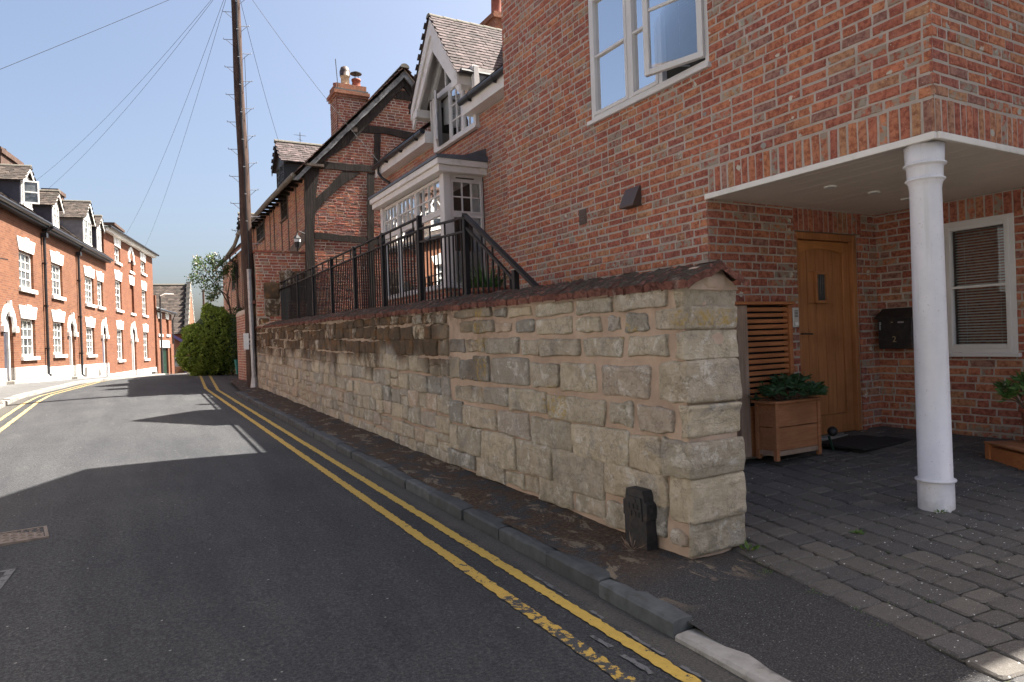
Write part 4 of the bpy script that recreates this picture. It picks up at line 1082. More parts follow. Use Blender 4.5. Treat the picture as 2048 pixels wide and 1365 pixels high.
# slatted screen beside the door
sn = thing('slatted_screen', 'tall slatted timber cover against the brick wall beside the oak door', 'screen', (5.05, 4.3, -1.1))
FS = Frame((0, 4.36), (1, 0), (0, -1)); zb = -1.10
m = MB(FS); m.bbox(4.66, 4.78, .0, .13, zb, .245, .005); m.build('left_post', 'greywood', sn)
m = MB(FS); m.bbox(5.33, 5.375, .05, .13, zb, .245, .004); m.build('right_post', 'cedar', sn)
m = MB(FS); m.bbox(4.63, 5.39, -.0, .16, .247, .275, .004); m.build('cap', 'cedar', sn)
m = MB(FS); m.box(4.78, 5.33, .02, .06, zb, .24); m.build('backing', 'black', sn)
z = .205; i = 0
while z > -.62:
    mb = MB(FS); mb.bbox(4.782, 5.328, .085, .112, z-.017+wob(.002), z+.017+wob(.002), .003); mb.build('slat', 'cedar', sn); z -= .052
m = MB(FS); m.box(4.782, 5.328, .07, .105, zb, -.66); m.build('lower_panel', 'cedar', sn)
# planter
pl = thing('timber_planter', 'worn brown wooden planter box in front of the slatted screen', 'planter', (5.13, 4.08, -1.1))
x0, x1, y0, y1, zb, zt = 4.80, 5.39, 3.98, 4.21, -1.10, -.60
for (a, b) in ((x0, y0), (x1-.04, y0), (x0, y1-.04), (x1-.04, y1-.04)):
    m = MB(); m.bbox(a, a+.04, b, b+.04, zb-.01, zt, .004); m.build('leg', 'planter', pl)
for (c, d) in ((zb+.075, zb+.27), (zb+.277, zt-.02)):
    m = MB(); m.bbox(x0+.04, x1-.04, y0+.012, y0+.03, c, d, .003); m.build('side_board', 'planter', pl)
    m = MB(); m.bbox(x0+.012, x0+.03, y0+.04, y1-.04, c, d, .003); m.build('side_board', 'planter', pl)
    m = MB(); m.bbox(x1-.03, x1-.012, y0+.04, y1-.04, c, d, .003); m.build('side_board', 'planter', pl)
m = MB(); m.bbox(x0+.04, x1-.04, y0+.006, y0+.026, zb+.03, zb+.072, .003); m.bbox(x0+.006, x0+.026, y0+.04, y1-.04, zb+.03, zb+.072, .003); m.build('bottom_rail', 'greywood', pl)
m = MB(); m.bbox(x0-.02, x1+.02, y0-.02, y0+.035, zt-.02, zt+.003, .003); m.bbox(x0-.02, x1+.02, y1-.035, y1+.02, zt-.02, zt+.003, .003); m.bbox(x0-.02, x0+.035, y0+.035, y1-.035, zt-.021, zt+.002, .003); m.bbox(x1-.035, x1+.02, y0+.035, y1-.035, zt-.021, zt+.002, .003); m.build('rim', 'planter', pl)
m = MB(); m.box(x0+.03, x1-.03, y0+.03, y1-.03, zt-.06, zt-.03); m.build('soil', 'joint', pl)
sh = thing('potted_shrub', 'dark glossy evergreen shrub growing in the wooden planter by the door', 'shrub', (5.12, 4.08, -.64))
whorl_plant(sh, (5.09, 4.08, -.64), .38, .22, .28, 62, .095, 'shrub', .40)
# ornament by the planter
og = thing('ball_ornament', 'dark glossy ball on a green stake between planter and door', 'ornament', (5.60, 4.05, -1.08))
m = MB(); m.lathe([(.045*sin(pi*i/10)+.0005, -.045*cos(pi*i/10)) for i in range(11)], (5.60, 4.02, -.93), 20); m.build('ball', 'iron', og, smooth=True)
m = MB(); m.tube([(5.60, 4.02, -1.10), (5.56, 4.03, -.97)], .012, 6); m.build('stake', 'green_door', og)
# mat
dm = MB(); dm.bbox(5.62, 6.42, 3.74, 4.24, pz(6, 4)+.004, pz(6, 4)+.030, .006); tag(dm.build('doormat', 'doormat', loc=(6.02, 4.0, -1.1)), 'black coir doormat lying in front of the oak door', 'doormat')
st = MB(); rock(st, 6.50, 6.58, 4.30, 4.36, -1.09, -1.045, .02, 5, .005, 3, 0); tag(st.build('pebble', 'concrete', loc=(6.54, 4.33, -1.07)), 'pale pebble on the paving in the corner right of the door', 'pebble')
# low timber box and pot at the right edge
an = radians(-32); bxf = lambda p: Vector((6.07+p[0]*cos(an)+p[1]*sin(an)*-1*-1, 2.94+p[0]*sin(an)*-1*-1 - p[1]*cos(an), p[2]))
lb = thing('low_timber_box', 'low orange-brown slatted wooden box on the paving below the porch window', 'box', (6.2, 2.6, -1.1))
u_ = Vector((-.53, -.85, 0)); w_ = Vector((.85, -.53, 0)); bo = Vector((6.06, 2.95, 0))
def bf(p): return bo+u_*p[0]+w_*p[1]+Vector((0, 0, p[2]))
zf = -1.115
m = MB(bf); m.bbox(0, 1.1, 0, .03, zf, zf+.125, .004); m.build('side_board', 'cedar', lb)
m = MB(bf); m.bbox(0, .03, .03, .5, zf, zf+.125, .004); m.build('end_board', 'cedar', lb)
m = MB(bf); m.bbox(-.015, .04, -.015, .04, zf-.02, zf+.145, .004); m.build('corner_post', 'cedar', lb)
for i in range(6): m = MB(bf); m.bbox(-.02, 1.1, -.02+i*.09, .06+i*.09, zf+.147, zf+.165, .004); m.build('slat', 'planter', lb)
pt_ = thing('terracotta_pot', 'terracotta pot and saucer standing on the low wooden box', 'pot', (6.35, 2.70, -.95))
pc = (6.30, 2.66, zf+.166)
m = MB(); m.lathe([(.09, 0), (.115, .03), (.14, .22), (.155, .22), (.155, .255), (.13, .255), (.12, .2)], (pc[0], pc[1], pc[2]+.018), 28); m.build('pot_body', 'terracotta', pt_, smooth=True)
m = MB(); m.lathe([(.12, 0), (.15, .022), (.14, .022)], pc, 28); m.build('saucer', 'terracotta', pt_, smooth=True)
ps = thing('potted_shrub', 'bright green leafy shrub in the terracotta pot at the right edge', 'shrub', (6.30, 2.66, -.7))
whorl_plant(ps, (6.28, 2.68, -.70), .30, .30, .32, 44, .095, 'shrub_b', .36)

# ================================================================== STEPS + TERRACE behind the wall
ter = MB(); ter.box(3.24, 6.5, 7.0, 16.6, -.9, .30); tr = ter.build('raised_terrace', 'concrete', kind='structure')
for i in range(8):
    m = MB(); m.bbox(3.24, 4.48, 4.62+i*.30, 7.0, -1.30+.19*i, -1.30+.19*(i+1), .01); m.build('step', 'concrete', tr)
m = MB(); m.box(3.0, 3.24, 4.5, 18.5, -.9, .29); 

# ================================================================== RAILING
rl = thing('metal_railing', 'black steel railing with slim uprights behind the stone wall, stepping down at its near end', 'railing', (3.38, 12, .4))
PY = [6.96, 8.34, 9.80, 11.27, 12.75, 14.2, 15.65, 17.1, 18.45]; XR = 3.37
base = lambda y: ZT(y)+.10
tops = {6.96: 1.445}; 
for y in PY[1:]: tops[y] = 1.68
for y in PY:
    m = MB(); m.bbox(XR-.03, XR+.03, y-.03, y+.03, base(y)-.15, tops[y], .004); m.build('post', 'rail', rl)
m = MB(); m.bbox(XR-.03, XR+.03, 5.84, 5.90, .30, .70, .004); m.build('post', 'rail', rl)
def bar(y0, z0, y1, z1, w=.02, h=.011, name='rail', dx=0):
    a = atan2(z1-z0, y1-y0); dz = h/cos(a)
    m = MB(); m.prism([(y0, z0-dz), (y1, z1-dz), (y1, z1+dz), (y0, z0+dz)], XR-w+dx, XR+w+dx, 0); m.build(name, 'rail', rl)
for i in range(1, len(PY)-1):
    a, b = PY[i]+.03, PY[i+1]-.03
    bar(a, 1.652, b, 1.652); bar(a, 1.49, b, 1.49); bar(a, base(a)+.02, b, base(b)+.02)
a, b = PY[0]+.03, PY[1]-.03
bar(a, 1.42, b, 1.50); bar(a, 1.26, b, 1.33); bar(a, base(a)+.02, b, base(b)+.02)
bal = MB(); bal.tube([(0, 0, 0), (0, 0, 1)], .0125, 4, square=True); bme = bal.mesh('baluster', M['rail'])
def baluster(y, z0, z1, xo_=0):
    o = link(bpy.data.objects.new('baluster', bme)); o.parent = rl; o.location = Vector((XR+xo_, y, z0))-root_loc(rl); o.scale = (1, 1, z1-z0)
for i in range(1, len(PY)-1):
    n = 13
    for k in range(1, n):
        y = PY[i]+(PY[i+1]-PY[i])*k/n; baluster(y, base(y)+.03, 1.64 if k % 4 == 2 else 1.48)
for k in range(1, 12):
    y = PY[0]+(PY[1]-PY[0])*k/12; zt = 1.42+.08*k/12; baluster(y, base(y)+.03, (zt-.01) if k % 4 == 1 else zt-.165)
bar(PY[0]+.02, 1.45, 5.40, .455, .03, .016, 'handrail'); bar(PY[0]-.03, 1.29, 5.87, .59, .015, .014); bar(5.84, .46, 5.55, .27, .015, .014)
for k in range(1, 9):
    y = PY[0]-.03-k*.12; zt = 1.29-(PY[0]-.03-y)*.70/1.06; baluster(y, min(zt-.3, .44), (zt+.14) if k in (3, 5) else zt)
# ================================================================== DORMER HOUSE (wing with bay window)
wing = thing('dormer_house', 'set-back brick house with a painted bay window and a gabled dormer breaking the eaves', 'house', (5.9, 12.5, .3))
XW = 5.7; FW = Frame((XW, 0), (0, 1), (-1, 0)); FW0 = Frame((0, 7.96), (1, 0), (0, -1))
bwk = Brickwork(wing, 'brick_warm', 'mortar', 299)
BAY = (10.95, 14.30, .95, 3.3); DW = (11.02, 12.78, 3.92, 5.2)
bwk.field(FW, .3, 4.12, cutspans(8.9, 16.2, [BAY, DW]), 11)
# bay plinth bricks
FB = Frame((4.93, 0), (0, 1), (-1, 0)); FBS = Frame((0, 10.98), (1, 0), (0, -1))
bwk.field(FB, .3, .97, cutspans(10.98, 14.27, []), 12); bwk.field(FBS, .3, .97, cutspans(4.94, 5.69, []), 13)
bwk.finish()
wallbox(FW, 7.97, 16.2, .0, 4.3, [BAY, DW], par=wing, mat='mortar')
m = MB(); m.box(4.95, 5.69, 11.0, 14.25, .3, .96); m.build('bay_plinth_core', 'mortar', wing)
m = MB(); m.box(XW+.21, 11.4, 15.99, 16.19, 0, 4.3); m.box(11.2, 11.4, 8, 15.98, 0, 4.3); m.build('rear_wall', 'brick_warm', wing)
# bay: posts, fascia, lead roof
m = MB(); m.bbox(4.86, 5.72, 10.90, 14.36, .965, 1.01, .006); bs = m.build('bay_sill', 'upvc', wing)
m = MB(); m.bbox(4.895, 5.03, 10.93, 11.10, 1.01, 2.98, .006); m.bbox(4.895, 5.0, 14.2, 14.34, 1.01, 2.98, .006); m.build('corner_post', 'upvc', wing)
FBY = Frame((4.93, 0), (0, 1), (-1, 0)); FBX = Frame((0, 10.965), (1, 0), (0, -1))
mu = [11.10, 12.32, 13.32, 14.2]
for i in range(3):
    a, b = mu[i], mu[i+1]
    f = window(wing, FBY, a, b, 2.34, 2.96, [(a+.03, b-.03, 2.37, 2.93, 4, 2)], 'upvc', 'glass_hi', .035, .01, .06, .022, back=False)
    f = window(wing, FBY, a, b, 1.01, 2.34, [(a+.03, b-.03, 1.04, 2.31, 1, 1)], 'upvc', 'glass_hi', .035, .01, .06, .022, back=False)
f = window(wing, FBX, 5.03, 5.68, 2.28, 2.90, [(5.06, 5.65, 2.31, 2.87, 3, 2)], 'upvc', 'glass', .035, .01, .06, .022, back=False)
f = window(wing, FBX, 5.03, 5.68, 1.01, 2.28, [(5.06, 5.65, 1.04, 2.25, 1, 1)], 'upvc', 'glass', .035, .01, .06, .022, back=False)
m = MB(); m.box(5.03, 5.68, 10.97, 11.03, 2.90, 2.98); m.build('head_rail', 'upvc', wing)
m = MB(); m.box(5.15, 5.50, 10.945, 10.965, 2.915, 2.93); m.build('trickle_vent', 'upvc_dark', wing)
m = MB(); m.quad((5.0, 10.99, 1.03), (5.66, 10.99, 1.03), (5.66, 10.99, 1.63), (5.0, 10.99, 1.63)); m.quad((4.985, 11.12, 1.03), (4.985, 14.2, 1.03), (4.985, 14.2, 1.95), (4.985, 11.12, 1.95)); m.build('privacy_screen', 'frosted', wing)
m = MB(); m.box(5.6, 5.62, 11.0, 11.25, 1.05, 2.9); m.box(5.1, 5.12, 12.2, 12.5, 1.05, 2.9); m.build('curtain', 'curtain', wing)
m = MB(); m.quad((9, 10.96, .3), (9, 14.3, .3), (9, 14.3, 3.2), (9, 10.96, 3.2)); m.quad((5.7, 14.29, .3), (9, 14.29, .3), (9, 14.29, 3.2), (5.7, 14.29, 3.2)); m.quad((5.7, 10.96, .3), (9, 10.96, .3), (9, 10.96, 3.2), (5.7, 10.96, 3.2)); m.quad((4.95, 10.97, 2.99), (9, 10.97, 2.99), (9, 14.3, 2.99), (4.95, 14.3, 2.99)); m.build('room_wall', 'room', wing)
m = MB()
m.bbox(4.76, 5.70, 10.80, 14.48, 2.98, 3.09, .006); m.bbox(4.72, 5.70, 10.76, 14.52, 3.091, 3.20, .008); m.build('bay_fascia', 'fascia', wing)
m = MB(); m.add([(4.70, 10.74, 3.20), (5.70, 10.74, 3.20), (5.70, 14.54, 3.20), (4.70, 14.54, 3.20), (4.70, 10.74, 3.25), (5.70, 10.74, 3.25), (5.70, 14.54, 3.40), (4.70, 14.54, 3.25), (5.70, 10.74, 3.30)], [(0, 3, 2, 1), (4, 8, 6, 7), (0, 1, 8, 4), (0, 4, 7, 3), (2, 3, 7, 6)])
m.prism([(5.2, 3.27), (5.70, 3.27), (5.70, 3.46)], 10.80, 10.83, 1); m.build('lead_roof', 'lead', wing)
# eaves: fascia boxes, gutters
for (a, b) in ((7.6, 11.22), (13.02, 16.25)):
    m = MB(); m.prism([(5.455, 4.14), (XW-.001, 4.14), (XW-.001, 4.375), (5.455, 4.375)], a, b, 1); m.build('eaves_fascia', 'fascia', wing)
    m = MB(); pr = []
    n = 8
    c0 = Vector((5.325, 0, 4.36)); m.tube([(5.405, a, 4.365), (5.405, b, 4.365)], .056, 12); g_ = m.build('gutter', 'gutter', wing, smooth=False)
    y = a+.4
    while y < b:
        m = MB(); m.tube([(5.405, y-.03, 4.365), (5.405, y+.03, 4.365)], .063, 12); m.box(5.39, 5.455, y-.012, y+.012, 4.28, 4.34); m.build('gutter_bracket', 'gutter', g_); y += .95
m = MB(); m.tube([(5.40, 15.85, 4.32), (5.40, 15.85, 4.16), (5.46, 15.8, 4.04), (5.62, 15.7, 3.9), (5.64, 15.7, 3.8), (5.64, 15.7, .3)], .036, 8); m.build('downpipe', 'gutter', wing)
# roof
RF = lambda x: 4.38+(x-5.3)*.74
m = MB()
for (x_, a_, b_) in ((5.41, 7.96, 11.08), (5.41, 13.02, 16.3), (7.0, 11.08, 13.02)): m.quad((x_, a_, RF(x_)), (x_, b_, RF(x_)), (8.4, b_, RF(8.4)), (8.4, a_, RF(8.4)))
m.add([(8.4, 7.96, RF(8.4)), (8.4, 16.3, RF(8.4)), (11.5, 16.3, RF(5.3)), (11.5, 7.96, RF(5.3))], [(0, 1, 2, 3)])
m.add([(5.72, 16.2, 4.2), (8.4, 16.2, RF(8.4)-.05), (11.2, 16.2, 4.2)], [(0, 1, 2)])
m.build('roof', 'tile', wing)
# dormer
DC = 12.30; XG = 5.36; hw = 1.12; zf_ = 4.86; za = 6.30
sl_ = (za-zf_)/hw
for q_ in (11.05, 13.0): m = MB(); m.box(5.60, 7.0, q_, q_+.05, 4.35, 5.0); m.build('dormer_cheek', 'fascia', wing)
m = MB(); m.box(5.74, 6.5, 11.045, 11.048, 4.3, 4.86); m.build('cheek_panel', 'lead', wing)
for sgn in (-1, 1):
    # barge board, with a second inner band
    for (o1, o2, xa, xb, nm) in ((.0, .20, XG-.03, XG+.02, 'bargeboard'), (.201, .40, XG+.005, XG+.05, 'inner_bargeboard')):
        m = MB(); e = hw+.03
        m.prism([(DC+sgn*e, zf_-o2*1.0+.05 - (0 if o1 == 0 else 0)), (DC+sgn*e, zf_+.06-o1*1.2), (DC, za+.05-o1*1.55), (DC, za+.05-o2*1.55)], xa, xb, 0); m.build(nm, 'fascia', wing)
    # boxed foot
    m = MB(); y_ = DC+sgn*hw; a, b = sorted((y_, y_-sgn*.26)); m.prism([(a, 4.70), (b, 4.70), (b, 4.86), (a, 4.86)], XG-.01, 7.0 if sgn < 0 else 6.5, 0); m.build('boxed_eaves', 'fascia', wing)
    # gable soffit
    m = MB(); m.add([(XG+.05, DC+sgn*hw, zf_-.02), (5.66, DC+sgn*hw, zf_-.02), (5.66, DC, za-.02), (XG+.05, DC, za-.02)], [(0, 1, 2, 3)]); m.build('verge_soffit', 'fascia', wing)
    m = MB(); m.add([(XG-.04, DC+sgn*(hw+.07), zf_-.0), (7.3, DC+sgn*(hw+.07), zf_-.0), (7.3, DC, za+.09), (XG-.04, DC, za+.09)], [(0, 1, 2, 3)]); m.build('roof_deck', 'tile', wing)
    v = Vector((0, -sgn*hw, za-zf_+.05))
    tiles(wing, 'tile_pale', (XG-.05, DC+sgn*(hw+.09), zf_-.01), (7.3, DC+sgn*(hw+.09), zf_-.01), v, v.length*1.04, .165, .10, .014, 150 if sgn < 0 else 60)
y = XG-.06
while y < 7.3:
    m = MB(); pts = [(DC+.10*cos(pi*i/8), za+.07+.075*sin(pi*i/8)) for i in range(9)]
    vs = [(y+(.0 if True else 0), p[0], p[1]+wob(.002)) for p in pts]+[(y+.30, p[0], p[1]-.008) for p in pts]
    m.add(vs, [(i, i+1, 10+i, 9+i) for i in range(8)]+[tuple(range(9))]); m.build('ridge_tile', 'ridge', wing); y += .295
m = MB(); m.tube([(XG+.02, 11.08, 4.90), (7.0, 11.08, 4.90)], .05, 10); m.build('gutter', 'gutter', wing)
# dormer front: glazed gable over casements
FD = Frame((5.64, 0), (0, 1), (-1, 0))
m = MB(FD)
m.bbox(11.03, 11.10, -.08, .02, 3.93, 5.02, .004); m.bbox(12.74, 12.98, -.08, .02, 3.93, 5.02, .004); m.bbox(11.10, 12.74, -.08, .02, 3.93, 3.985, .004); m.bbox(11.10, 12.74, -.08, .019, 4.95, 5.06, .004)
m.bbox(11.55, 11.60, -.08, .018, 3.985, 4.95, .003); m.bbox(12.14, 12.19, -.08, .018, 3.985, 4.95, .003)
wf = m.build('window', 'upvc', wing)
m = MB(FD)
for sgn in (-1, 1): m.prism([(DC+sgn*.92, 5.06), (DC+sgn*.78, 5.06), (DC, 5.95), (DC, 6.14)], -.08, .02, 1)
m.prism([(DC-.025, 5.06), (DC+.025, 5.06), (DC+.025, 5.9), (DC-.025, 5.9)], -.07, .015, 1); m.build('gable_frame', 'upvc', wf)
for sgn in (-1, 1):
    m = MB(FD); m.poly([(DC+sgn*.025, -.03, 5.06), (DC+sgn*.79, -.03, 5.06), (DC+sgn*.025, -.03, 5.93)]); m.build('pane', 'glass', wf)
def leafcase(fr, a, b, c, d, cols, rows, n0, par):
    m = MB(fr); t = .035
    m.bbox(a, a+t, n0-.03, n0+.012, c, d, .003); m.bbox(b-t, b, n0-.03, n0+.012, c, d, .003); m.bbox(a+t, b-t, n0-.03, n0+.011, c, c+t, .003); m.bbox(a+t, b-t, n0-.03, n0+.011, d-t, d, .003)
    for i in range(1, cols): x = a+t+(b-a-2*t)*i/cols; m.box(x-.011, x+.011, n0-.015, n0+.006, c+t, d-t)
    for j in range(1, rows): z = c+t+(d-c-2*t)*j/rows; m.box(a+t, b-t, n0-.0145, n0+.005, z-.011, z+.011)
    m.build('casement', 'upvc', par)
    for i in range(cols):
        for j in range(rows):
            A, B = a+t+(b-a-2*t)*i/cols, a+t+(b-a-2*t)*(i+1)/cols; C, D = c+t+(d-c-2*t)*j/rows, c+t+(d-c-2*t)*(j+1)/rows
            q = MB(fr); q.quad((A, n0-.01+wob(.001), C), (B, n0-.01, C), (B, n0-.01+wob(.001), D), (A, n0-.01, D)); q.build('pane', 'glass_hi', par)
leafcase(FD, 11.10, 11.55, 3.985, 4.95, 2, 3, .0, wf); leafcase(FD, 11.60, 12.14, 3.985, 4.95, 2, 3, .0, wf)
phi = radians(27); FO = Frame((5.61, 12.73), (-sin(phi), -cos(phi)), (-cos(phi), sin(phi))); leafcase(FO, 0, .53, 3.99, 4.95, 2, 3, .0, wf)
m = MB(FD); m.quad((12.19, -.12, 4.5), (12.5, -.12, 4.4), (12.74, -.12, 4.45), (12.74, -.12, 4.93)); m.quad((12.19, -.12, 4.5), (12.74, -.12, 4.93), (12.5, -.12, 4.95), (12.19, -.12, 4.95)); m.build('blind', 'blind', wf)
m = MB(); m.box(6.9, 6.92, 11.1, 13.0, 3.9, 6.2); m.box(5.66, 6.9, 11.12, 11.14, 3.9, 4.9); m.box(5.66, 6.9, 12.98, 13.0, 3.9, 4.9); m.box(5.66, 6.9, 11.1, 13, 3.88, 3.9); m.build('room_wall', 'room', wing)
m = MB(FD); m.bbox(10.98, 12.82, -.05, .06, 3.885, 3.925, .005); m.build('sill', 'upvc', wf)
# chimney behind
m = MB(); m.box(7.75, 8.35, 14.05, 15.15, 5.5, 7.62); m.box(7.70, 8.40, 14.0, 15.2, 7.62, 7.70); m.box(7.74, 8.36, 14.04, 15.16, 7.701, 7.78); ch = m.build('chimney', 'brick_old', wing)
m = MB(); m.lathe([(.15, 0), (.135, .1), (.12, .62), (.135, .64), (.135, .70), (.11, .70)], (7.98, 14.35, 7.78), 20); m.build('chimney_pot', 'terracotta', ch, smooth=True)
# planted trough on the terrace
tp = thing('terrace_pot', 'terracotta bowl behind the railing below the bay window', 'pot', (4.75, 9.2, .35))
m = MB(); m.lathe([(.20, 0), (.30, .12), (.36, .42), (.40, .42), (.40, .48), (.36, .48), (.34, .40)], (4.72, 9.15, .31), 28); m.build('pot_body', 'terracotta', tp, smooth=True)
ag = thing('strap_leaf_plant', 'spiky green strap-leaved plant growing in the bowl behind the railing', 'plant', (4.72, 9.15, .8))
mb = MB()
for i in range(190):
    w = random.uniform(0, 2*pi); L = random.uniform(.35, .62); el = random.uniform(.25, 1.35); o_ = Vector((4.72+cos(w)*random.uniform(0, .28), 9.15+sin(w)*random.uniform(0, .28), .74))
    d = Vector((cos(w)*cos(el), sin(w)*cos(el), sin(el))); s_ = d.cross(Vector((0, 0, 1))).normalized()*.014; prev = None; r = random.random(); pts = []
    for k in range(5):
        t = k/4; p = o_+d*L*t-Vector((0, 0, L*.35*t*t*cos(el))); wd = (1-t*t*.95); pts.append((p-s_*wd, p+s_*wd))
    mb.grid([[tuple(a), tuple(b)] for a, b in pts], r)
mb.build('foliage', 'shrub_b', ag)

# ================================================================== TIMBER FRAMED COTTAGE
cot = thing('timber_framed_cottage', 'old timber-framed cottage with brick infill, its dark oak gable facing down the street', 'cottage', (6, 20, -1))
YG = 17.6; XC = 4.21; FG = Frame((0, YG), (1, 0), (0, -1)); FC = Frame((XC, 0), (0, 1), (-1, 0))
AP = (6.77, 7.50); EV = (4.0, 4.60); sp = (AP[1]-EV[1])/(AP[0]-EV[0]); RX = 2*AP[0]-XC
gl = lambda z: max(XC, AP[0]-(AP[1]-.25-z)/sp) if z > 4.3 else XC
bk = Brickwork(cot, 'brick_old', 'mortar_old', 299)
bk.field(FG, .3, 7.0, lambda z: [(gl(z)+.02, min(9.0, 2*AP[0]-gl(z)-.02))] if 2*AP[0]-gl(z)-gl(z) > .3 else [], 21)
bk.finish()
bk2 = MB(FC)
b2 = Brickwork(cot, 'brick_street', 'mortar_old', 0)
b2.field(FC, .8, 4.62, cutspans(17.6, 27.3, [(20.5, 21.42, 3.85, 4.62), (24.4, 25.9, 3.8, 4.45)]), 22, mortar_n=0); b2.finish()
m = MB(); m.add([(XC+.02, YG+.02, -1.2), (RX, YG+.02, -1.2), (RX, YG+.02, 4.5), (AP[0], YG+.02, 7.4), (XC+.02, YG+.02, 4.5), (XC+.02, 27.3, -1.2), (RX, 27.3, -1.2), (RX, 27.3, 4.5), (AP[0], 27.3, 7.4), (XC+.02, 27.3, 4.5)], [(0, 1, 2, 3, 4), (9, 8, 7, 6, 5), (0, 4, 9, 5), (1, 6, 7, 2)]); m.build('wall', 'brick_street', cot)
def beam(fr, pts, n0, n1, mat='beam', name='beam', sub=True):
    """polygon outline in (u,z), wobbled edges"""
    out = []
    k = len(pts)
    for i in range(k):
        a, b = pts[i], pts[(i+1) % k]; L = hypot(b[0]-a[0], b[1]-a[1]); n = max(1, int(L/.22)); nx, nz = -(b[1]-a[1])/L, (b[0]-a[0])/L
        for j in range(n):
            t = j/n; o_ = wob(.010) if j else 0; out.append((a[0]+(b[0]-a[0])*t+nx*o_, a[1]+(b[1]-a[1])*t+nz*o_))
    m = MB(fr); m.prism(out, n0, n1, 1); return m.build(name, mat, cot)
def bx_(fr, u0, u1, z0, z1, n1=.03, mat='beam', name='beam'): return beam(fr, [(u0, z0), (u1, z0), (u1, z1), (u0, z1)], -.05, n1, mat, name)
beam(FG, [(3.98, .3), (4.24, .3), (4.22, 2.9), (4.30, 3.8), (4.42, 4.62), (4.06, 4.66), (4.02, 3.6)], -.05, .06, name='corner_post')
beam(FG, [(4.40, 4.585), (5.98, 4.615), (6.6, 4.60), (6.6, 4.78), (5.9, 4.80), (4.8, 4.77), (4.36, 4.79)], -.05, .045, name='tie_beam')
beam(FG, [(4.26, 3.44), (4.64, 3.88), (5.05, 4.25), (5.50, 4.58), (5.02, 4.58), (4.62, 4.12), (4.28, 3.80)], -.05, .04, name='brace')
beam(FG, [(5.63, .3), (5.80, .3), (5.80, 2.9), (5.86, 4.59), (5.68, 4.59), (5.62, 2.9)], -.05, .038, name='stud')
beam(FG, [(4.24, 2.78), (5.62, 2.71), (5.62, 2.88), (4.24, 2.94)], -.05, .035, name='rail_beam')
beam(FG, [(5.80, 2.70), (7.0, 2.68), (7.0, 2.84), (5.80, 2.87)], -.05, .034, name='rail_beam')
beam(FG, [(5.86, 4.81), (6.04, 4.81), (6.09, 5.70), (5.91, 5.70)], -.05, .036, name='stud')
beam(FG, [(5.44, 5.64), (6.2, 5.70), (7.1, 5.58), (8.0, 5.62), (8.0, 5.80), (7.1, 5.80), (6.2, 5.87), (5.6, 5.86)], -.05, .044, name='collar')
# principal rafters
beam(FG, [(4.10, 4.60), (4.55, 4.79), (5.35, 5.42), (6.50, 6.72), (6.77, 7.04), (6.77, 7.42)], -.05, .07, name='rafter')
beam(FG, [(6.77, 7.42), (6.77, 7.04), (7.02, 6.72), (8.15, 5.42), (8.99, 4.79), (9.44, 4.60)], -.05, .07, name='rafter')
beam(FG, [(6.50, 6.68), (7.04, 6.68), (6.86, 6.92), (6.68, 6.92)], -.05, .05, name='apex_block')
for sgn in (-1, 1):
    def mx(p): return (p[0] if sgn < 0 else 2*AP[0]-p[0], p[1])
    pts = [mx(p) for p in ((3.72, 4.22), (3.86, 4.22), (6.77, 7.26), (6.77, 7.44))]
    beam(FG, pts, .10, .155, 'barge', 'bargeboard')
m = MB(FG); m.box(5.28, 5.42, .0, .12, 5.62, 5.74); m.box(4.02, 4.5, .0, .2, 4.60, 4.66); m.build('purlin_end', 'beam_grey', cot)
# street side studs and windows
for (u0, u1) in ((19.32, 19.42), (20.42, 20.52), (21.42, 21.52), (22.60, 22.70), (23.3, 23.38), (24.3, 24.4), (25.92, 26.0), (26.6, 26.68), (27.15, 27.3)): bx_(FC, u0, u1, 1.0, 4.62, .025, 'beam_grey', 'stud')
beam(FC, [(17.62, .3), (18.12, .3), (18.08, 4.62), (17.62, 4.62)], -.05, .05, name='corner_post')
beam(FC, [(18.1, 3.2), (18.1, 2.85), (21.5, 2.45), (24, 2.3), (24, 2.5), (21.5, 2.75)], -.05, .03, 'beam_grey', 'rail_beam')
window(cot, FC, 20.52, 21.42, 3.86, 4.60, [(20.56, 20.97, 3.90, 4.56, 2, 3), (20.97, 21.38, 3.90, 4.56, 2, 3)], 'beam', 'farglass', .04, .02, .06, .018, back=False)
window(cot, FC, 24.4, 25.9, 3.82, 4.42, [(24.44, 25.15, 3.86, 4.38, 3, 2), (25.15, 25.86, 3.86, 4.38, 3, 2)], 'upvc_dark', 'farglass', .04, .02, .06, .018, back=False)
m = MB(FC); m.bbox(24.35, 25.95, .0, .08, 3.77, 3.82, .01); m.bbox(20.48, 21.46, 0, .08, 3.81, 3.86, .01); m.build('sill', 'beam_grey', cot)
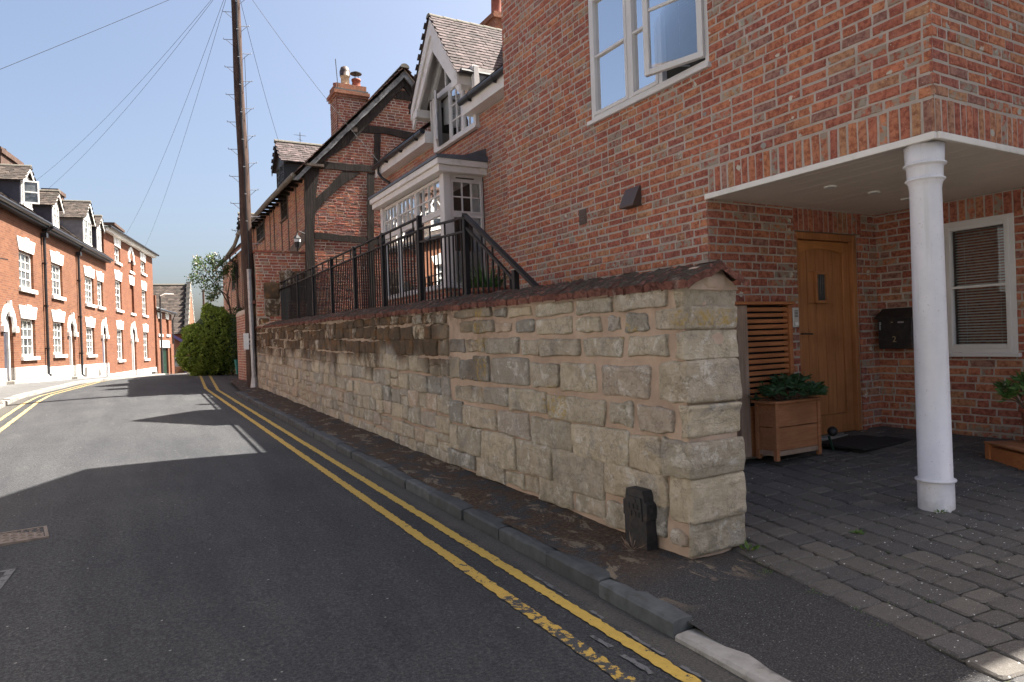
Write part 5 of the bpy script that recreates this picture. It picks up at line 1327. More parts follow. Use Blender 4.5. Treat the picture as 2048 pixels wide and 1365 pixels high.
# roof, verge tiles, gutter
e = (3.78, 4.36)
for sgn in (-1, 1):
    q = lambda x: x if sgn < 0 else 2*AP[0]-x
    m = MB(); m.add([(q(e[0]), YG-.16, e[1]+.02), (q(e[0]), 27.4, e[1]+.02), (AP[0], 27.4, AP[1]-.02), (AP[0], YG-.16, AP[1]-.02)], [(0, 1, 2, 3)]); m.build('roof_deck', 'tile_red', cot)
    v = Vector((AP[0]-e[0] if sgn < 0 else -(AP[0]-e[0]), 0, AP[1]-e[1]))
    if sgn < 0: tiles(cot, 'tile_red', (q(e[0]), YG-.2, e[1]+.03), (q(e[0]), 27.4, e[1]+.03), v, v.length, .17, .105, .016, 120, .009)
    else: tiles(cot, 'tile_red', (q(e[0]), YG-.2, e[1]+.03), (q(e[0]), 19.5, e[1]+.03), v, v.length, .17, .105, .016, 80, .009)
    # undercloak of the verge
    m = MB(); m.add([(q(e[0]), YG-.2, e[1]-.02), (q(e[0]), YG+.1, e[1]-.02), (AP[0], YG+.1, AP[1]-.05), (AP[0], YG-.2, AP[1]-.05)], [(0, 1, 2, 3)]); m.build('verge_undercloak', 'mortar_old', cot)
y = YG-.22
while y < 27.3:
    m = MB(); pts = [(AP[0]+.13*cos(pi*i/8), AP[1]+.0+.11*sin(pi*i/8)) for i in range(9)]
    m.add([(p[0], y, p[1]) for p in pts]+[(p[0], y+.32, p[1]-.01) for p in pts], [(i, i+1, 10+i, 9+i) for i in range(8)]+[tuple(range(9))]); m.build('ridge_tile', 'ridge', cot); y += .315
gp = [(3.76, YG-.05, 4.36), (3.75, 21, 4.38), (3.74, 24, 4.35), (3.70, 27.2, 4.33)]
m = MB(); m.tube(gp, .065, 8); m.build('gutter', 'ridge', cot)
for y in [18+i*.55 for i in range(16)]:
    m = MB(); m.box(3.86, XC, y-.04, y+.04, 4.42, 4.50); m.build('rafter_foot', 'beam', cot)
# cottage chimney
m = MB(); m.box(5.62, 6.50, 20.0, 20.7, 5.9, 7.42); m.box(5.56, 6.56, 19.94, 20.76, 7.42, 7.50); m.box(5.52, 6.60, 19.90, 20.80, 7.501, 7.60); m.box(5.60, 6.52, 19.98, 20.72, 7.601, 7.82); m.build('chimney', 'brick_old', cot)
chs = cot.children[-1]
bc = Brickwork(chs, 'brick_old', 'mortar_old', 0); bc.field(Frame((0, 19.99), (1, 0), (0, -1)), 5.9, 7.42, cutspans(5.62, 6.50, []), 61); bc.field(Frame((5.61, 0), (0, 1), (-1, 0)), 5.9, 7.42, cutspans(20.0, 20.7, []), 62); bc.finish()
m = MB(); m.box(5.56, 6.56, 19.94, 20.76, 7.61, 7.66); m.build('capping', 'slate', chs)
def pot(x, y, z, r, h, mat, cap=0):
    m = MB(); m.lathe([(r*1.05, 0), (r, .05), (r*.92, h-.06), (r*1.08, h-.05), (r*1.08, h), (r*.8, h)], (x, y, z), 16); m.build('chimney_pot', mat, chs, smooth=True)
    if cap == 1: m = MB(); m.lathe([(r*1.15, h-.02), (r*1.2, h+.12), (r*.9, h+.24), (.01, h+.30)], (x, y, z), 16); m.build('pot_cowl', 'brown_plastic', chs, smooth=True)
    if cap == 2:
        m = MB(); m.lathe([(r*1.35, h+.16), (r*1.35, h+.18), (.01, h+.26)], (x, y, z), 16); [m.tube([(x+.07*cos(a), y+.07*sin(a), z+h), (x+.07*cos(a), y+.07*sin(a), z+h+.17)], .008, 4) for a in (0, 2.1, 4.2)]; m.build('pot_cowl', 'iron', chs)
pot(5.94, 20.2, 7.82, .13, .32, 'buffpot', 1); pot(6.28, 20.2, 7.82, .13, .26, 'terracotta', 2); pot(5.76, 20.5, 7.82, .10, .16, 'terracotta'); pot(6.1, 20.55, 7.82, .10, .2, 'terracotta')
m = MB(); m.tube([(5.66, 19.96, 7.5), (5.60, 19.95, 8.5)], .012, 5); m.build('aerial_mast', 'iron', chs)
# tiled dormers on street slope
def street_dormer(par, X0, yc, zs, ze, za_, hw_, back, tilem, cheek, frontmat, winmat='upvc_dark', nx=-1, cols=2, rows=3, lim=0, fr=None, roofn=.12, glassm='farglass'):
    """gabled dormer in frame fr: front plane at n=X0, centre yc"""
    F_ = fr; 
    for q_ in (yc-hw_+.1, yc+hw_-.16): m = MB(F_); m.box(q_, q_+.06, X0-back, X0-.03, zs-.3, ze); m.build('dormer_cheek', cheek, par)
    m = MB(F_); m.prism([(yc-hw_+.05, ze), (yc+hw_-.05, ze), (yc, za_-.08)], X0-.06, X0-.001, 1); m.build('dormer_gable', frontmat, par)
    m = MB(F_); m.box(yc-hw_+.08, yc+hw_-.08, X0-.05, X0+.002, zs-.05, zs+.0); m.build('dormer_sill', winmat, par)
    window(par, F_, yc-hw_+.16, yc+hw_-.16, zs, ze, [(yc-hw_+.19, yc, zs+.03, ze-.03, cols, rows), (yc, yc+hw_-.19, zs+.03, ze-.03, cols, rows)], winmat, glassm, .04, -.0+X0, .06, .022, back=False)
    for sg in (-1, 1):
        A = F_((yc+sg*(hw_+.06), X0+roofn, ze-.06)); B = F_((yc+sg*(hw_+.06), X0-back-.3, ze-.06)); T = F_((yc, X0+roofn, za_)); 
        mm = MB(); T2_ = F_((yc, X0-back-.3, za_)); mm.add([tuple(A), tuple(B), tuple(T2_), tuple(T)], [(0, 1, 2, 3)]); mm.build('dormer_roof', tilem, par)
        v = T-A; off = Vector((0, 0, .015)); tiles(par, tilem, A+off, B+off, v, v.length, .18, .12, .014, lim, .008)
        m = MB(F_); m.prism([(yc+sg*(hw_+.07), ze-.16), (yc+sg*(hw_+.07), ze-.05), (yc, za_-.005), (yc, za_-.13)], X0+roofn-.03, X0+roofn-.005, 1); m.build('bargeboard', winmat, par)
    m = MB(F_); m.tube([(yc, X0+roofn+.03, za_+.01), (yc, X0-back-.3, za_+.01)], .07, 8); m.build('dormer_ridge', 'ridge', par)
street_dormer(cot, -.28, 22.9, 5.15, 5.95, 6.72, .78, 1.25, 'tile_pale', 'upvc_dark', 'upvc_dark', 'upvc_dark', fr=FC, lim=40)
m = MB(); m.tube([(5.3, 23.5, 6.5), (5.3, 23.5, 7.3)], .012, 5); m.tube([(5.1, 23.5, 7.2), (5.5, 23.5, 7.2)], .008, 4); m.tube([(5.2, 23.4, 7.05), (5.4, 23.6, 7.05)], .006, 4); m.build('aerial_mast', 'iron', cot)

# second cottage beyond
c2_ = thing('far_cottage', 'brick cottage beyond the timber-framed one, partly hidden behind the pole', 'cottage', (6, 31, -1))
FC2 = Frame((4.12, 0), (0, 1), (-1, 0))
b3 = Brickwork(c2_, 'brick_street', 'mortar_old', 0); b3.field(FC2, -.9, 4.05, cutspans(27.35, 35.5, [(31.3, 32.3, 2.6, 3.5)]), 31); b3.finish()
m = MB(); m.box(4.14, 9, 27.45, 35.5, -1.3, 4.0); m.build('wall', 'brick_street', c2_)
m = MB(); m.add([(3.80, 27.4, 3.98), (3.80, 35.7, 3.90), (6.6, 35.7, 6.5), (6.6, 27.4, 6.5)], [(0, 1, 2, 3)]); m.build('roof_deck', 'tile_red', c2_)
tiles(c2_, 'tile_red', (3.80, 27.4, 4.0), (3.80, 35.7, 3.92), (2.8, 0, 2.55), 3.7, .18, .12, .016)
m = MB(); m.tube([(3.74, 27.2, 4.33), (3.76, 28.5, 4.10), (3.76, 31, 3.98), (3.72, 35.7, 3.88)], .07, 8); m.build('gutter', 'ridge', c2_)
m = MB(); m.tube([(3.78, 30.2, 3.95), (3.80, 30.2, 3.75), (4.04, 30.1, 3.55), (4.04, 30.1, -1)], .045, 6); m.build('downpipe', 'gutter', c2_)
street_dormer(c2_, -.25, 30.6, 4.55, 5.15, 5.75, .6, 1.0, 'tile_pale', 'navy', 'navy', 'upvc_dark', fr=FC2, cols=1, rows=2)
window(c2_, FC2, 31.3, 32.3, 2.6, 3.5, [(31.35, 31.8, 2.65, 3.45, 2, 2), (31.8, 32.25, 2.65, 3.45, 2, 2)], 'upvc_dark', 'farglass', .04, .02, .06, back=False)
for u in (29.2, 30.9, 32.6, 34.2): m = MB(FC2); m.box(u, u+.12, -.02, .02, -.9, 4.0); m.build('stud', 'beam_grey', c2_)

# ================================================================== GARDEN WALLS
gw = thing('garden_brick_wall', 'red brick garden wall with stone patches between the pole and the timber-framed cottage', 'wall', (3.6, 17.75, .5))
FGW = Frame((0, 17.7), (1, 0), (0, -1))
b4 = Brickwork(gw, 'brick', 'mortar_old', 250); b4.field(FGW, .3, 2.40, cutspans(2.80, 4.40, [(2.80, 3.10, -1, .8), (2.98, 3.36, .8, 1.68), (3.36, 4.0, 1.2, 1.98)]), 41); b4.finish()
m = MB(FGW); m.box(2.81, 4.4, -.24, -.012, -1.0, 2.40); m.build('wall_core', 'mortar_old', gw)
u = 2.78
while u < 4.38: m = MB(FGW); m.bbox(u, min(4.42, u+.21), -.26, .025, 2.405, 2.465, .008, random.random()); m.build('coping_brick', 'brick_old', gw); u += .22
i = 0
for (u0, u1, z0, z1) in ((2.98, 3.36, 1.25, 1.67), (3.0, 3.35, .82, 1.24), (3.37, 3.7, 1.60, 1.97), (3.71, 3.99, 1.58, 1.96), (3.38, 3.62, 1.22, 1.58), (3.63, 3.98, 1.2, 1.56), (2.84, 3.09, .3, .78)):
    mb = MB(); rock(mb, u0, u1, 17.66, 17.85, z0, z1, .05, 7, .01, 60+i, 0); mb.build('stone', 'stone', gw, smooth=True); i += 1
pr2 = thing('stone_pier', 'short sandstone pier with a tiled cap where the stone wall ends behind the pole', 'pier', (2.95, 18.3, -.9))
for i, (z0, z1) in enumerate(((.45, .80), (.80, 1.14))):
    mb = MB(); rock(mb, 2.78-.02*i, 3.12, 17.85, 18.5, z0, z1, .07, 9, .015, 80+i, 0); mb.build('stone', 'stone', pr2, smooth=True)
m = MB(); m.box(2.8, 3.1, 17.9, 18.45, -.9, .46); m.build('core', 'pointing', pr2)
m = MB(); m.prism([(2.70, 1.14), (3.2, 1.14), (3.16, 1.22), (2.95, 1.32), (2.74, 1.22)], 17.82, 18.55, 1); m.build('cap', 'coping', pr2)
sw = thing('street_brick_wall', 'low pale red brick wall with a rounded top beyond the telegraph pole', 'wall', (3.0, 20.5, -.9))
FSW = Frame((2.95, 0), (0, 1), (-1, 0)); b5 = Brickwork(sw, 'brick_wallpale', 'mortar_old', 0); b5.field(FSW, -.9, 1.08, cutspans(18.75, 22.4, []), 51); b5.finish()
FSE = Frame((0, 18.74), (1, 0), (0, -1))
m = MB(); m.box(2.965, 3.2, 18.76, 22.4, -1.1, 1.08); m.build('wall_core', 'mortar_old', sw)
m = MB(); m.tube([(3.08, 18.74, 1.06), (3.08, 22.42, 1.06)], .15, 12); m.build('rounded_coping', 'mortar_old', sw)
mb = MB(); rock(mb, 2.88, 3.14, 18.6, 18.95, -.95, -.35, .06, 7, .015, 90, 0); mb.build('base_stone', 'stone', sw, smooth=True)
# wall lantern
ln = thing('wall_lantern', 'black wall lantern with pale glass on the corner of the timber-framed cottage', 'lantern', (3.95, 17.9, 2.7))
cxl, cyl, czl = 3.78, 17.45, 2.52
m = MB(); m.lathe([(.055, 0), (.085, .22), (.10, .23), (.03, .31), (.012, .36)], (cxl, cyl, czl), 6); m.build('lamp_cage', 'iron', ln)
m = MB(); m.lathe([(.054, .02), (.082, .215)], (cxl, cyl, czl), 6); m.v = [((p[0]-cxl)*1.04+cxl, (p[1]-cyl)*1.04+cyl, p[2]) for p in m.v]; m.build('lamp_glass', 'curtain', ln)
m = MB(); m.tube([(cxl, cyl, czl+.33), (cxl+.05, cyl+.02, czl+.42), (cxl+.25, cyl+.12, czl+.36)], .012, 5); m.tube([(cxl, cyl, czl), (cxl, cyl, czl-.1)], .02, 6); m.build('bracket', 'iron', ln)
# ================================================================== TELEGRAPH POLE
tpz = gz(18.6)+.1; PX, PYY = 2.745, 18.15
pole = thing('telegraph_pole', 'tall brown wooden telegraph pole with steel climbing steps, leaning slightly', 'telegraph pole', (PX, PYY, tpz))
ax = lambda z: Vector((PX-.215*(z-tpz)/10, PYY-.05*(z-tpz), z))
def rp(z): return .160-.0062*(z-tpz)
zs_ = [tpz-.2+i*.5 for i in range(23)]
m = MB(); m.tube([ax(z)+Vector((.012*sin(z*1.7), .012*cos(z*1.3), 0)) for z in zs_], [rp(z) for z in zs_], 18); m.build('pole_shaft', 'pole', pole, smooth=True)
cdir = Vector((-.32, -.95, 0)).normalized(); side = Vector((.95, -.32, 0)).normalized()
m = MB(); m.tube([ax(z)+cdir*(rp(z)+.015)+side*.05+Vector((.01*sin(z*3), 0, 0)) for z in [1.9+i*.3 for i in range(23)]], .022, 6); m.build('cable_run', 'gutter', pole)
m = MB(); m.tube([ax(z)+cdir*(rp(z)+.03)+side*.045 for z in (tpz+.25, .3, 1.0, 2.0)], .055, 10); m.build('cable_guard', 'steel', pole)
m = MB(); m.tube([ax(tpz-.02)+cdir*(.17)+side*.045, ax(tpz+.28)+cdir*(.17)+side*.045], [.11, .06], 10); m.build('guard_foot', 'steel', pole)
z = 2.65; i = 0
while z < 9.0:
    sgn = 1 if i % 2 == 0 else -1; c = ax(z); t = c+side*sgn*(rp(z)+.20)
    m = MB(); m.tube([c+side*sgn*rp(z)*.8, t], .008, 5); m.tube([t, t+Vector((0, 0, .035))], .008, 5); m.tube([c+side*sgn*(rp(z)+.15), c+side*sgn*rp(z)*.95-Vector((0, 0, .14))], .006, 4); m.build('climbing_step', 'steel', pole)
    m = MB(); q = ax(z+.2)+cdir*(rp(z)+.03)+side*.05; m.box(q.x-.025, q.x+.025, q.y-.01, q.y+.01, q.z-.008, q.z+.008)
    if i % 2: m.build('cable_clip', 'sticker', pole)
    z += .33; i += 1
m = MB(); q = ax(9.1)+cdir*.2; m.bbox(q.x-.13, q.x+.10, q.y-.10, q.y+.1, 8.75, 9.75, .02); m.build('junction_box', 'grey_box', pole)
m = MB(); q = ax(0.95)+cdir*(.19)-side*.09; m.box(q.x-.06, q.x+.06, q.y-.004, q.y+.004, .02, .42); m.build('notice', 'white', pole)
for w_ in range(2): m = MB(); q = ax(.18+w_*.11)+cdir*.155; m.box(q.x-.05, q.x+.05, q.y-.005, q.y+.005, .14+w_*.1, .19+w_*.1); m.build('number_plate', 'sticker', pole)
top = ax(9.2)
def wire(name, label, a, b, sag, r=.0048, grp=None):
    a, b = Vector(a), Vector(b); m = MB(); m.tube([a+(b-a)*t/24-Vector((0, 0, sag*4*(t/24)*(1-t/24))) for t in range(25)], r, 4, cap=False)
    tag(m.build(name, 'wire', loc=tuple((a+b)/2)), label, 'cable', grp)
WIRES = [(-6.2, 14.5, 5.9, .5, 'telephone wire running from the pole top to the upper left corner of the view')]
wire('overhead_wire', WIRES[0][4], top, (-4.2, 16.9, 4.42), .03)
# ================================================================== LEFT TERRACE
ta = radians(10.3); FT = Frame((-3.4, 27), (sin(ta), cos(ta)), (cos(ta), -sin(ta)))
def gt(s): p = FT((s, 0, 0)); return gz(p.y)+.10
def trap_lintel(par, uc, w0, w1, z0, z1, n=.03):
    m = MB(FT); m.prism([(uc-w0/2, z0), (uc-w0*.12, z0), (uc-w0*.17, z1), (uc-w1/2, z1)], 0, n, 1); m.prism([(uc+w0*.12, z0), (uc+w0/2, z0), (uc+w1/2, z1), (uc+w0*.17, z1)], 0, n, 1)
    m.prism([(uc-w0*.115, z0-.01), (uc+w0*.115, z0-.01), (uc+w0*.15, z1+.045), (uc-w0*.15, z1+.045)], 0, n+.03, 1); m.build('lintel', 'white', par)
def sash(par, a, b, z0, z1, cols=3, rows=4, holes=None, lin=.44, curtain=True):
    """sash window between brick edges a,b"""
    zm = (z0+z1)/2
    window(par, FT, a, b, z0, z1, [(a+.05, b-.05, z0+.04, zm+.02, cols, rows//2), (a+.05, b-.05, zm-.0, z1-.04, cols, rows-rows//2)], 'white', 'farglass', .06, -.09, .05, .03, back=False, sash=True)
    if curtain:
        m = MB(FT); m.quad((a+.07, -.19, z0+.05), (a+(b-a)*.33, -.19, z0+.05), (a+(b-a)*.22, -.19, z1-.05), (a+.07, -.19, z1-.05)); m.quad((b-.07, -.19, z0+.05), (b-(b-a)*.33, -.19, z0+.05), (b-(b-a)*.22, -.19, z1-.05), (b-.07, -.19, z1-.05)); m.build('curtain', 'curtain', par)
    m = MB(FT); m.box(a, b, -.6, -.55, z0, z1); m.build('window_recess', 'room', par)
    if lin: trap_lintel(par, (a+b)/2, (b-a)+.02, (b-a)+.42, z1, z1+lin)
    m = MB(FT); m.box(a-.12, b+.12, -.09, .09, z0-.13, z0-.001); m.build('sill', 'white', par)
    if holes is not None: holes.append((a, b, z0, z1))
def wallholes(par, u0, u1, z0, z1, holes, mat, name='wall', n=0.0, dep=.3):
    us = sorted({u0, u1, *[h[0] for h in holes], *[h[1] for h in holes]}); zs = sorted({z0, z1, *[h[2] for h in holes], *[h[3] for h in holes]}); m = MB(FT)
    for a, b in zip(us, us[1:]):
        for c, d in zip(zs, zs[1:]):
            if any(h[0]-1e-6 <= a and b <= h[1]+1e-6 and h[2]-1e-6 <= c and d <= h[3]+1e-6 for h in holes): continue
            m.quad((a, n, c), (b, n, c), (b, n, d), (a, n, d))
    for (a, b, c, d) in holes:
        m.quad((a, n, c), (a, n-dep, c), (a, n-dep, d), (a, n, d)); m.quad((b, n, c), (b, n-dep, c), (b, n-dep, d), (b, n, d)); m.quad((a, n, d), (b, n, d), (b, n-dep, d), (a, n-dep, d)); m.quad((a, n, c), (b, n, c), (b, n-dep, c), (a, n-dep, c))
    m.build(name, mat, par)
def archdoor(par, a, b, zb, zsp, top, doorm, holes, steps=0):
    c, r = (a+b)/2, (b-a)/2; ro = r+.20; n = 14
    m = MB(FT)
    for i in range(n):
        t0, t1 = pi*i/n, pi*(i+1)/n; k = (top-zsp-.06)/ro
        m.prism([(c+r*cos(t0), zsp+r*k*sin(t0)), (c+ro*cos(t0), zsp+ro*k*sin(t0)), (c+ro*cos(t1), zsp+ro*k*sin(t1)), (c+r*cos(t1), zsp+r*k*sin(t1))], -.02, .05, 1)
    m.box(c-.08, c+.08, .02, .10, zsp+r*.85, top+.04); m.box(a-.24, a+.02, -.02, .10, zsp-.16, zsp+.03); m.box(b-.02, b+.24, -.02, .10, zsp-.16, zsp+.03); m.build('arched_hood', 'white', par)
    k = (top-zsp-.06)/ro
    m = MB(FT); m.prism([(c+r*cos(pi*i/n), zsp+r*k*sin(pi*i/n)) for i in range(n+1)], -.16, -.10, 1); m.build('fanlight', 'curtain', par)
    m = MB(FT); m.box(a, a+.10, -.22, -.10, zb, zsp); m.box(b-.10, b, -.22, -.10, zb, zsp); m.box(a+.1, b-.1, -.22, -.10, zsp-.08, zsp); m.build('door_frame', 'white', par)
    m = MB(FT); m.box(a+.1, b-.1, -.22, -.17, zb, zsp-.08); d = m.build('door', doorm, par)
    m = MB(FT)
    for (q0, q1) in ((zb+.12, zb+.75), (zb+.9, zsp-.25)):
        for (e0, e1) in ((a+.18, c-.04), (c+.04, b-.18)): m.box(e0, e1, -.171, -.16, q0, q1)
    m.build('door_panel', doorm, d)
    m = MB(FT); m.box(a-.1, b+.1, -.25, .28, zb-.3, zb); m.build('doorstep', 'concrete', par)
    holes.append((a, b, zb, top-.30))
def strip(par, u0, u1, zt, holes):
    m = MB(FT); us = sorted({u0, u1, *[h for q in holes if q[2] < zt for h in (q[0], q[1]) if u0 < h < u1]})
    for a, b in zip(us, us[1:]):
        if any(q[0]-1e-6 <= a and b <= q[1]+1e-6 and q[2] < zt-.05 for q in holes): continue
        m.box(a, b, -.28, .05, -2.6, zt)
    m.build('painted_plinth', 'white_wall', par)
def roofslope(par, u0, u1, ze, zr, run, mat='tile_far', n0=.28):
    m = MB(FT); m.quad((u0, n0, ze), (u1, n0, ze), (u1, -run, zr), (u0, -run, zr)); m.quad((u0, -run, zr), (u1, -run, zr), (u1, -2*run, ze), (u0, -2*run, ze)); m.build('roof_deck', mat, par)
    A, B, T = FT((u0, n0, ze+.02)), FT((u1, n0, ze+.02)), FT((u0, -run, zr+.02)); tiles(par, mat, A, B, T-A, (T-A).length, .2, .14, .016)
    m = MB(FT); m.tube([(u0, -run, zr+.03), (u1, -run, zr+.03)], .11, 8); m.build('roof_ridge', mat, par)
def bodybox(par, u0, u1, zt, run): 
    m = MB(FT); m.box(u0+.01, u1-.01, -2*run, -.62, -2.6, zt); m.prism([(-.62, zt), (-2*run, zt), (-run, zt+1.9)], u0+.02, u0+.1, 0) if False else None; m.build('house_body', 'far_brick', par)
def gutter(par, u0, u1, z): m = MB(FT); m.tube([(u0, .30, z), (u1, .30, z)], .075, 8); m.box(u0, u1, .0, .24, z-.14, z-.02); m.build('gutter', 'gutter', par)
def dpipe(par, u, z0, z1):
    m = MB(FT); m.tube([(u, .28, z1), (u, .20, z1-.15), (u, .09, z1-.35), (u, .09, z0+.1), (u, .18, z0)], .05, 8); p = m.build('downpipe', 'gutter', par)
    m = MB(FT); m.box(u-.11, u+.11, .03, .2, z1-.45, z1-.28) if z1 > 3 else None
    for q in range(3): z = z0+1+q*1.6; m.box(u-.075, u+.075, .01, .145, z, z+.06)
    m.build('pipe_bracket', 'gutter', p)
ZE, ZR, RUN = 4.95, 7.05, 2.35
def tdormer(par, c, hw, zs, ze, za, cheek='navy', gab='white', cols=2, openw=False):
    street_dormer(par, -.02, c, zs, ze, za, hw, 1.9, 'tile_far', cheek, gab, 'white', fr=FT, cols=cols, rows=3, roofn=.14)
    if openw:
        ph_ = radians(70); P0 = FT((c-hw+.2, .0, 0)); u2 = FT.u*cos(ph_)+FT.n*sin(ph_); n2 = FT.n*cos(ph_)-FT.u*sin(ph_)
        F2 = Frame((P0.x, P0.y), (u2.x, u2.y), (n2.x, n2.y)); m = MB(F2); W = hw-.2
        for (a, b, c_, d) in ((0, .05, zs, ze), (W-.05, W, zs, ze), (.05, W-.05, zs, zs+.05), (.05, W-.05, ze-.05, ze), (.05, W-.05, (zs+ze)/2-.02, (zs+ze)/2+.02)): m.box(a, b, -.02, .02, c_, d)
        q = m.build('open_casement', 'white', par); m = MB(F2); m.quad((.05, 0, zs+.05), (W-.05, 0, zs+.05), (W-.05, 0, ze-.05), (.05, 0, ze-.05)); m.build('pane', 'farglass', q)
def houseT(label, u0, u1, fz_, name='terraced_house'): 
    p = FT(((u0+u1)/2, -2, 0)); return thing(name, label, 'house', (p.x, p.y, gt(u0)), 'terraced houses along the left side of the street')
# house A
hA = houseT('terraced brick house at the left edge with an open dormer casement and arched white doorway', -5, 4.05, 0); H = []
sash(hA, 1.50, 2.95, 2.42, 3.72, 3, 4, H); sash(hA, 1.48, 2.93, .05, 1.37, 3, 4, H)
sash(hA, -3.6, -2.2, 2.42, 3.72, 3, 4, H)
archdoor(hA, -.12, .72, -.72, 1.02, 1.84, 'navy', H); strip(hA, -5, 4.05, -.31, H); wallholes(hA, -5, 4.05, -.31, ZE, H, 'far_brick')
roofslope(hA, -5, 4.10, ZE+.08, ZR, RUN); bodybox(hA, -5, 4.05, ZE-.1, RUN); gutter(hA, -5, 4.1, ZE+.04); dpipe(hA, 3.98, -.70, ZE)
tdormer(hA, 2.6, .68, 5.42, 6.22, 6.80, openw=True)
m = MB(FT); m.box(4.0, 6.42, -1.85, -1.2, 5.9, 7.62); m.box(3.93, 6.49, -1.92, -1.13, 7.62, 7.76); m.box(3.98, 6.44, -1.87, -1.18, 7.761, 7.86); c_ = m.build('chimney', 'sooty_brick', hA)
m = MB(); q = FT((5.0, -1.5, 7.86)); m.lathe([(.10, 0), (.09, .12), (.17, .14), (.17, .17), (.02, .2)], tuple(q), 12); m.build('chimney_cowl', 'iron', c_)
m = MB(FT); m.tube([(-1.5, .0, 3.0), (-1.5, .35, 3.05), (-1.3, .55, 3.02)], .02, 5); m.build('wall_bracket', 'iron', hA)
# house B
hB = houseT('terraced brick house between two black downpipes with one small dormer', 4.05, 8.75, 0); H = []
sash(hB, 5.08, 6.50, 2.42, 3.72, 3, 4, H); sash(hB, 5.02, 6.44, .10, 1.40, 3, 4, H); archdoor(hB, 7.15, 8.0, -.86, 1.01, 1.82, 'greycheek', H)
strip(hB, 4.05, 8.75, -.38, H); wallholes(hB, 4.05, 8.75, -.38, ZE-.02, H, 'far_brick'); roofslope(hB, 4.1, 8.8, ZE+.02, ZR-.08, RUN); bodybox(hB, 4.05, 8.75, ZE-.1, RUN); gutter(hB, 4.12, 8.8, ZE-.04); dpipe(hB, 8.68, -.9, ZE-.08)
tdormer(hB, 6.0, .56, 5.24, 6.05, 6.66)
m = MB(FT); m.box(10.9, 12.05, -1.75, -1.2, 6.0, 7.66); m.box(10.84, 12.12, -1.82, -1.14, 7.66, 7.82); m.build('chimney', 'sooty_brick', hB)
# house C
hC = houseT('terraced brick house with two upper windows and two dormers, next to the tall house', 8.75, 14, 0); H = []
sash(hC, 10.0, 11.6, 2.42, 3.70, 3, 4, H); sash(hC, 12.3, 13.45, 2.42, 3.70, 2, 4, H); sash(hC, 9.95, 11.4, .06, 1.34, 3, 4, H); archdoor(hC, 12.95, 13.85, -1.08, 1.0, 1.86, 'violet', H)
strip(hC, 8.75, 14.0, -.40, H); wallholes(hC, 8.75, 14.0, -.40, ZE-.02, H, 'far_brick'); roofslope(hC, 8.8, 14.0, ZE+.02, ZR+.1, RUN); bodybox(hC, 8.75, 14.0, ZE-.1, RUN); gutter(hC, 8.82, 14.3, ZE-.04)
tdormer(hC, 10.95, .85, 5.30, 6.40, 7.25, 'greycheek', 'frosted', 2); tdormer(hC, 13.15, .58, 5.30, 6.40, 6.98)
m = MB(FT); m.box(9.2, 9.7, .045, .055, -.95, -.5); m.prism([(12.0+.25*cos(pi*i/8), -1.0+.42*sin(pi*i/8)) for i in range(9)], .045, .056, 1); m.build('cellar_opening', 'room', hC)
# tall house
hT = houseT('tall three-storey red brick house at the end of the terrace', 14, 28.7, 0, 'tall_house'); H = []
sash(hT, 16.35, 17.9, 2.50, 4.14, 2, 4, H, .52); sash(hT, 24.2, 25.85, 2.58, 4.25, 2, 4, H, .55); sash(hT, 16.35, 17.9, -.28, 1.42, 2, 4, H, .46); sash(hT, 24.25, 25.9, -.32, 1.46, 2, 4, H, .5)
sash(hT, 16.45, 17.9, 5.16, 6.03, 2, 2, H, .48); sash(hT, 24.15, 25.85, 5.36, 6.18, 2, 2, H, .48)
archdoor(hT, 20.25, 21.6, -1.30, .93, 1.98, 'greycheek', H)
def blind_recess(par, a, b, z0, z1, arch):
    m = MB(FT); m.box(a, b, -.14, -.12, z0, z1); m.build('blind_recess', 'far_brick_b', par)
    m = MB(FT); m.box(a-.1, b+.1, -.1, .08, z0-.13, z0); m.build('sill', 'white', par)
    if arch: 
        m = MB(FT); c, r, ro = (a+b)/2, (b-a)/2, (b-a)/2+.28
        for i in range(12):
            t0, t1 = pi*i/12, pi*(i+1)/12; m.prism([(c+r*cos(t0), z1+r*.9*sin(t0)), (c+ro*cos(t0), z1+ro*.9*sin(t0)), (c+ro*cos(t1), z1+ro*.9*sin(t1)), (c+r*cos(t1), z1+r*.9*sin(t1))], 0, .05, 1)
        m.box(a-.3, a, 0, .07, z1-.2, z1); m.box(b, b+.3, 0, .07, z1-.2, z1); m.build('arched_hood', 'white', par)
    else: trap_lintel(par, (a+b)/2, b-a, b-a+.5, z1, z1+.52)
blind_recess(hT, 20.35, 21.55, 5.05, 5.75, True); blind_recess(hT, 20.3, 21.5, 2.5, 4.22, False); H += [(20.35, 21.55, 5.05, 5.75), (20.3, 21.5, 2.5, 4.22)]
strip(hT, 14.0, 28.7, -.98, H); wallholes(hT, 14.0, 28.7, -.98, 6.6, H, 'far_brick_b')
m = MB(FT); m.poly([(14.0, 0, 6.6), (28.7, 0, 6.6), (28.7, 0, 6.98), (14.0, 0, 6.52)]); m.add([(14.0, 0, -2.6), (14.0, -5, -2.6), (14.0, -5, 6.5), (14.0, 0, 6.5), (28.7, 0, -2.6), (28.7, -5, -2.6), (28.7, -5, 6.9), (28.7, 0, 6.9)], [(0, 1, 2, 3), (4, 5, 6, 7)]); m.build('side_wall', 'far_brick_b', hT)
m = MB(FT)
m.add([(13.85, .0, 6.40), (28.85, .0, 6.86), (28.85, .22, 6.86), (13.85, .22, 6.40), (13.85, .26, 6.58), (28.85, .30, 7.04), (28.85, 0, 7.04), (13.85, 0, 6.58)], [(0, 1, 2, 3), (3, 2, 5, 4), (4, 5, 6, 7), (0, 3, 4, 7), (1, 2, 5, 6)]); m.build('cornice', 'white', hT)
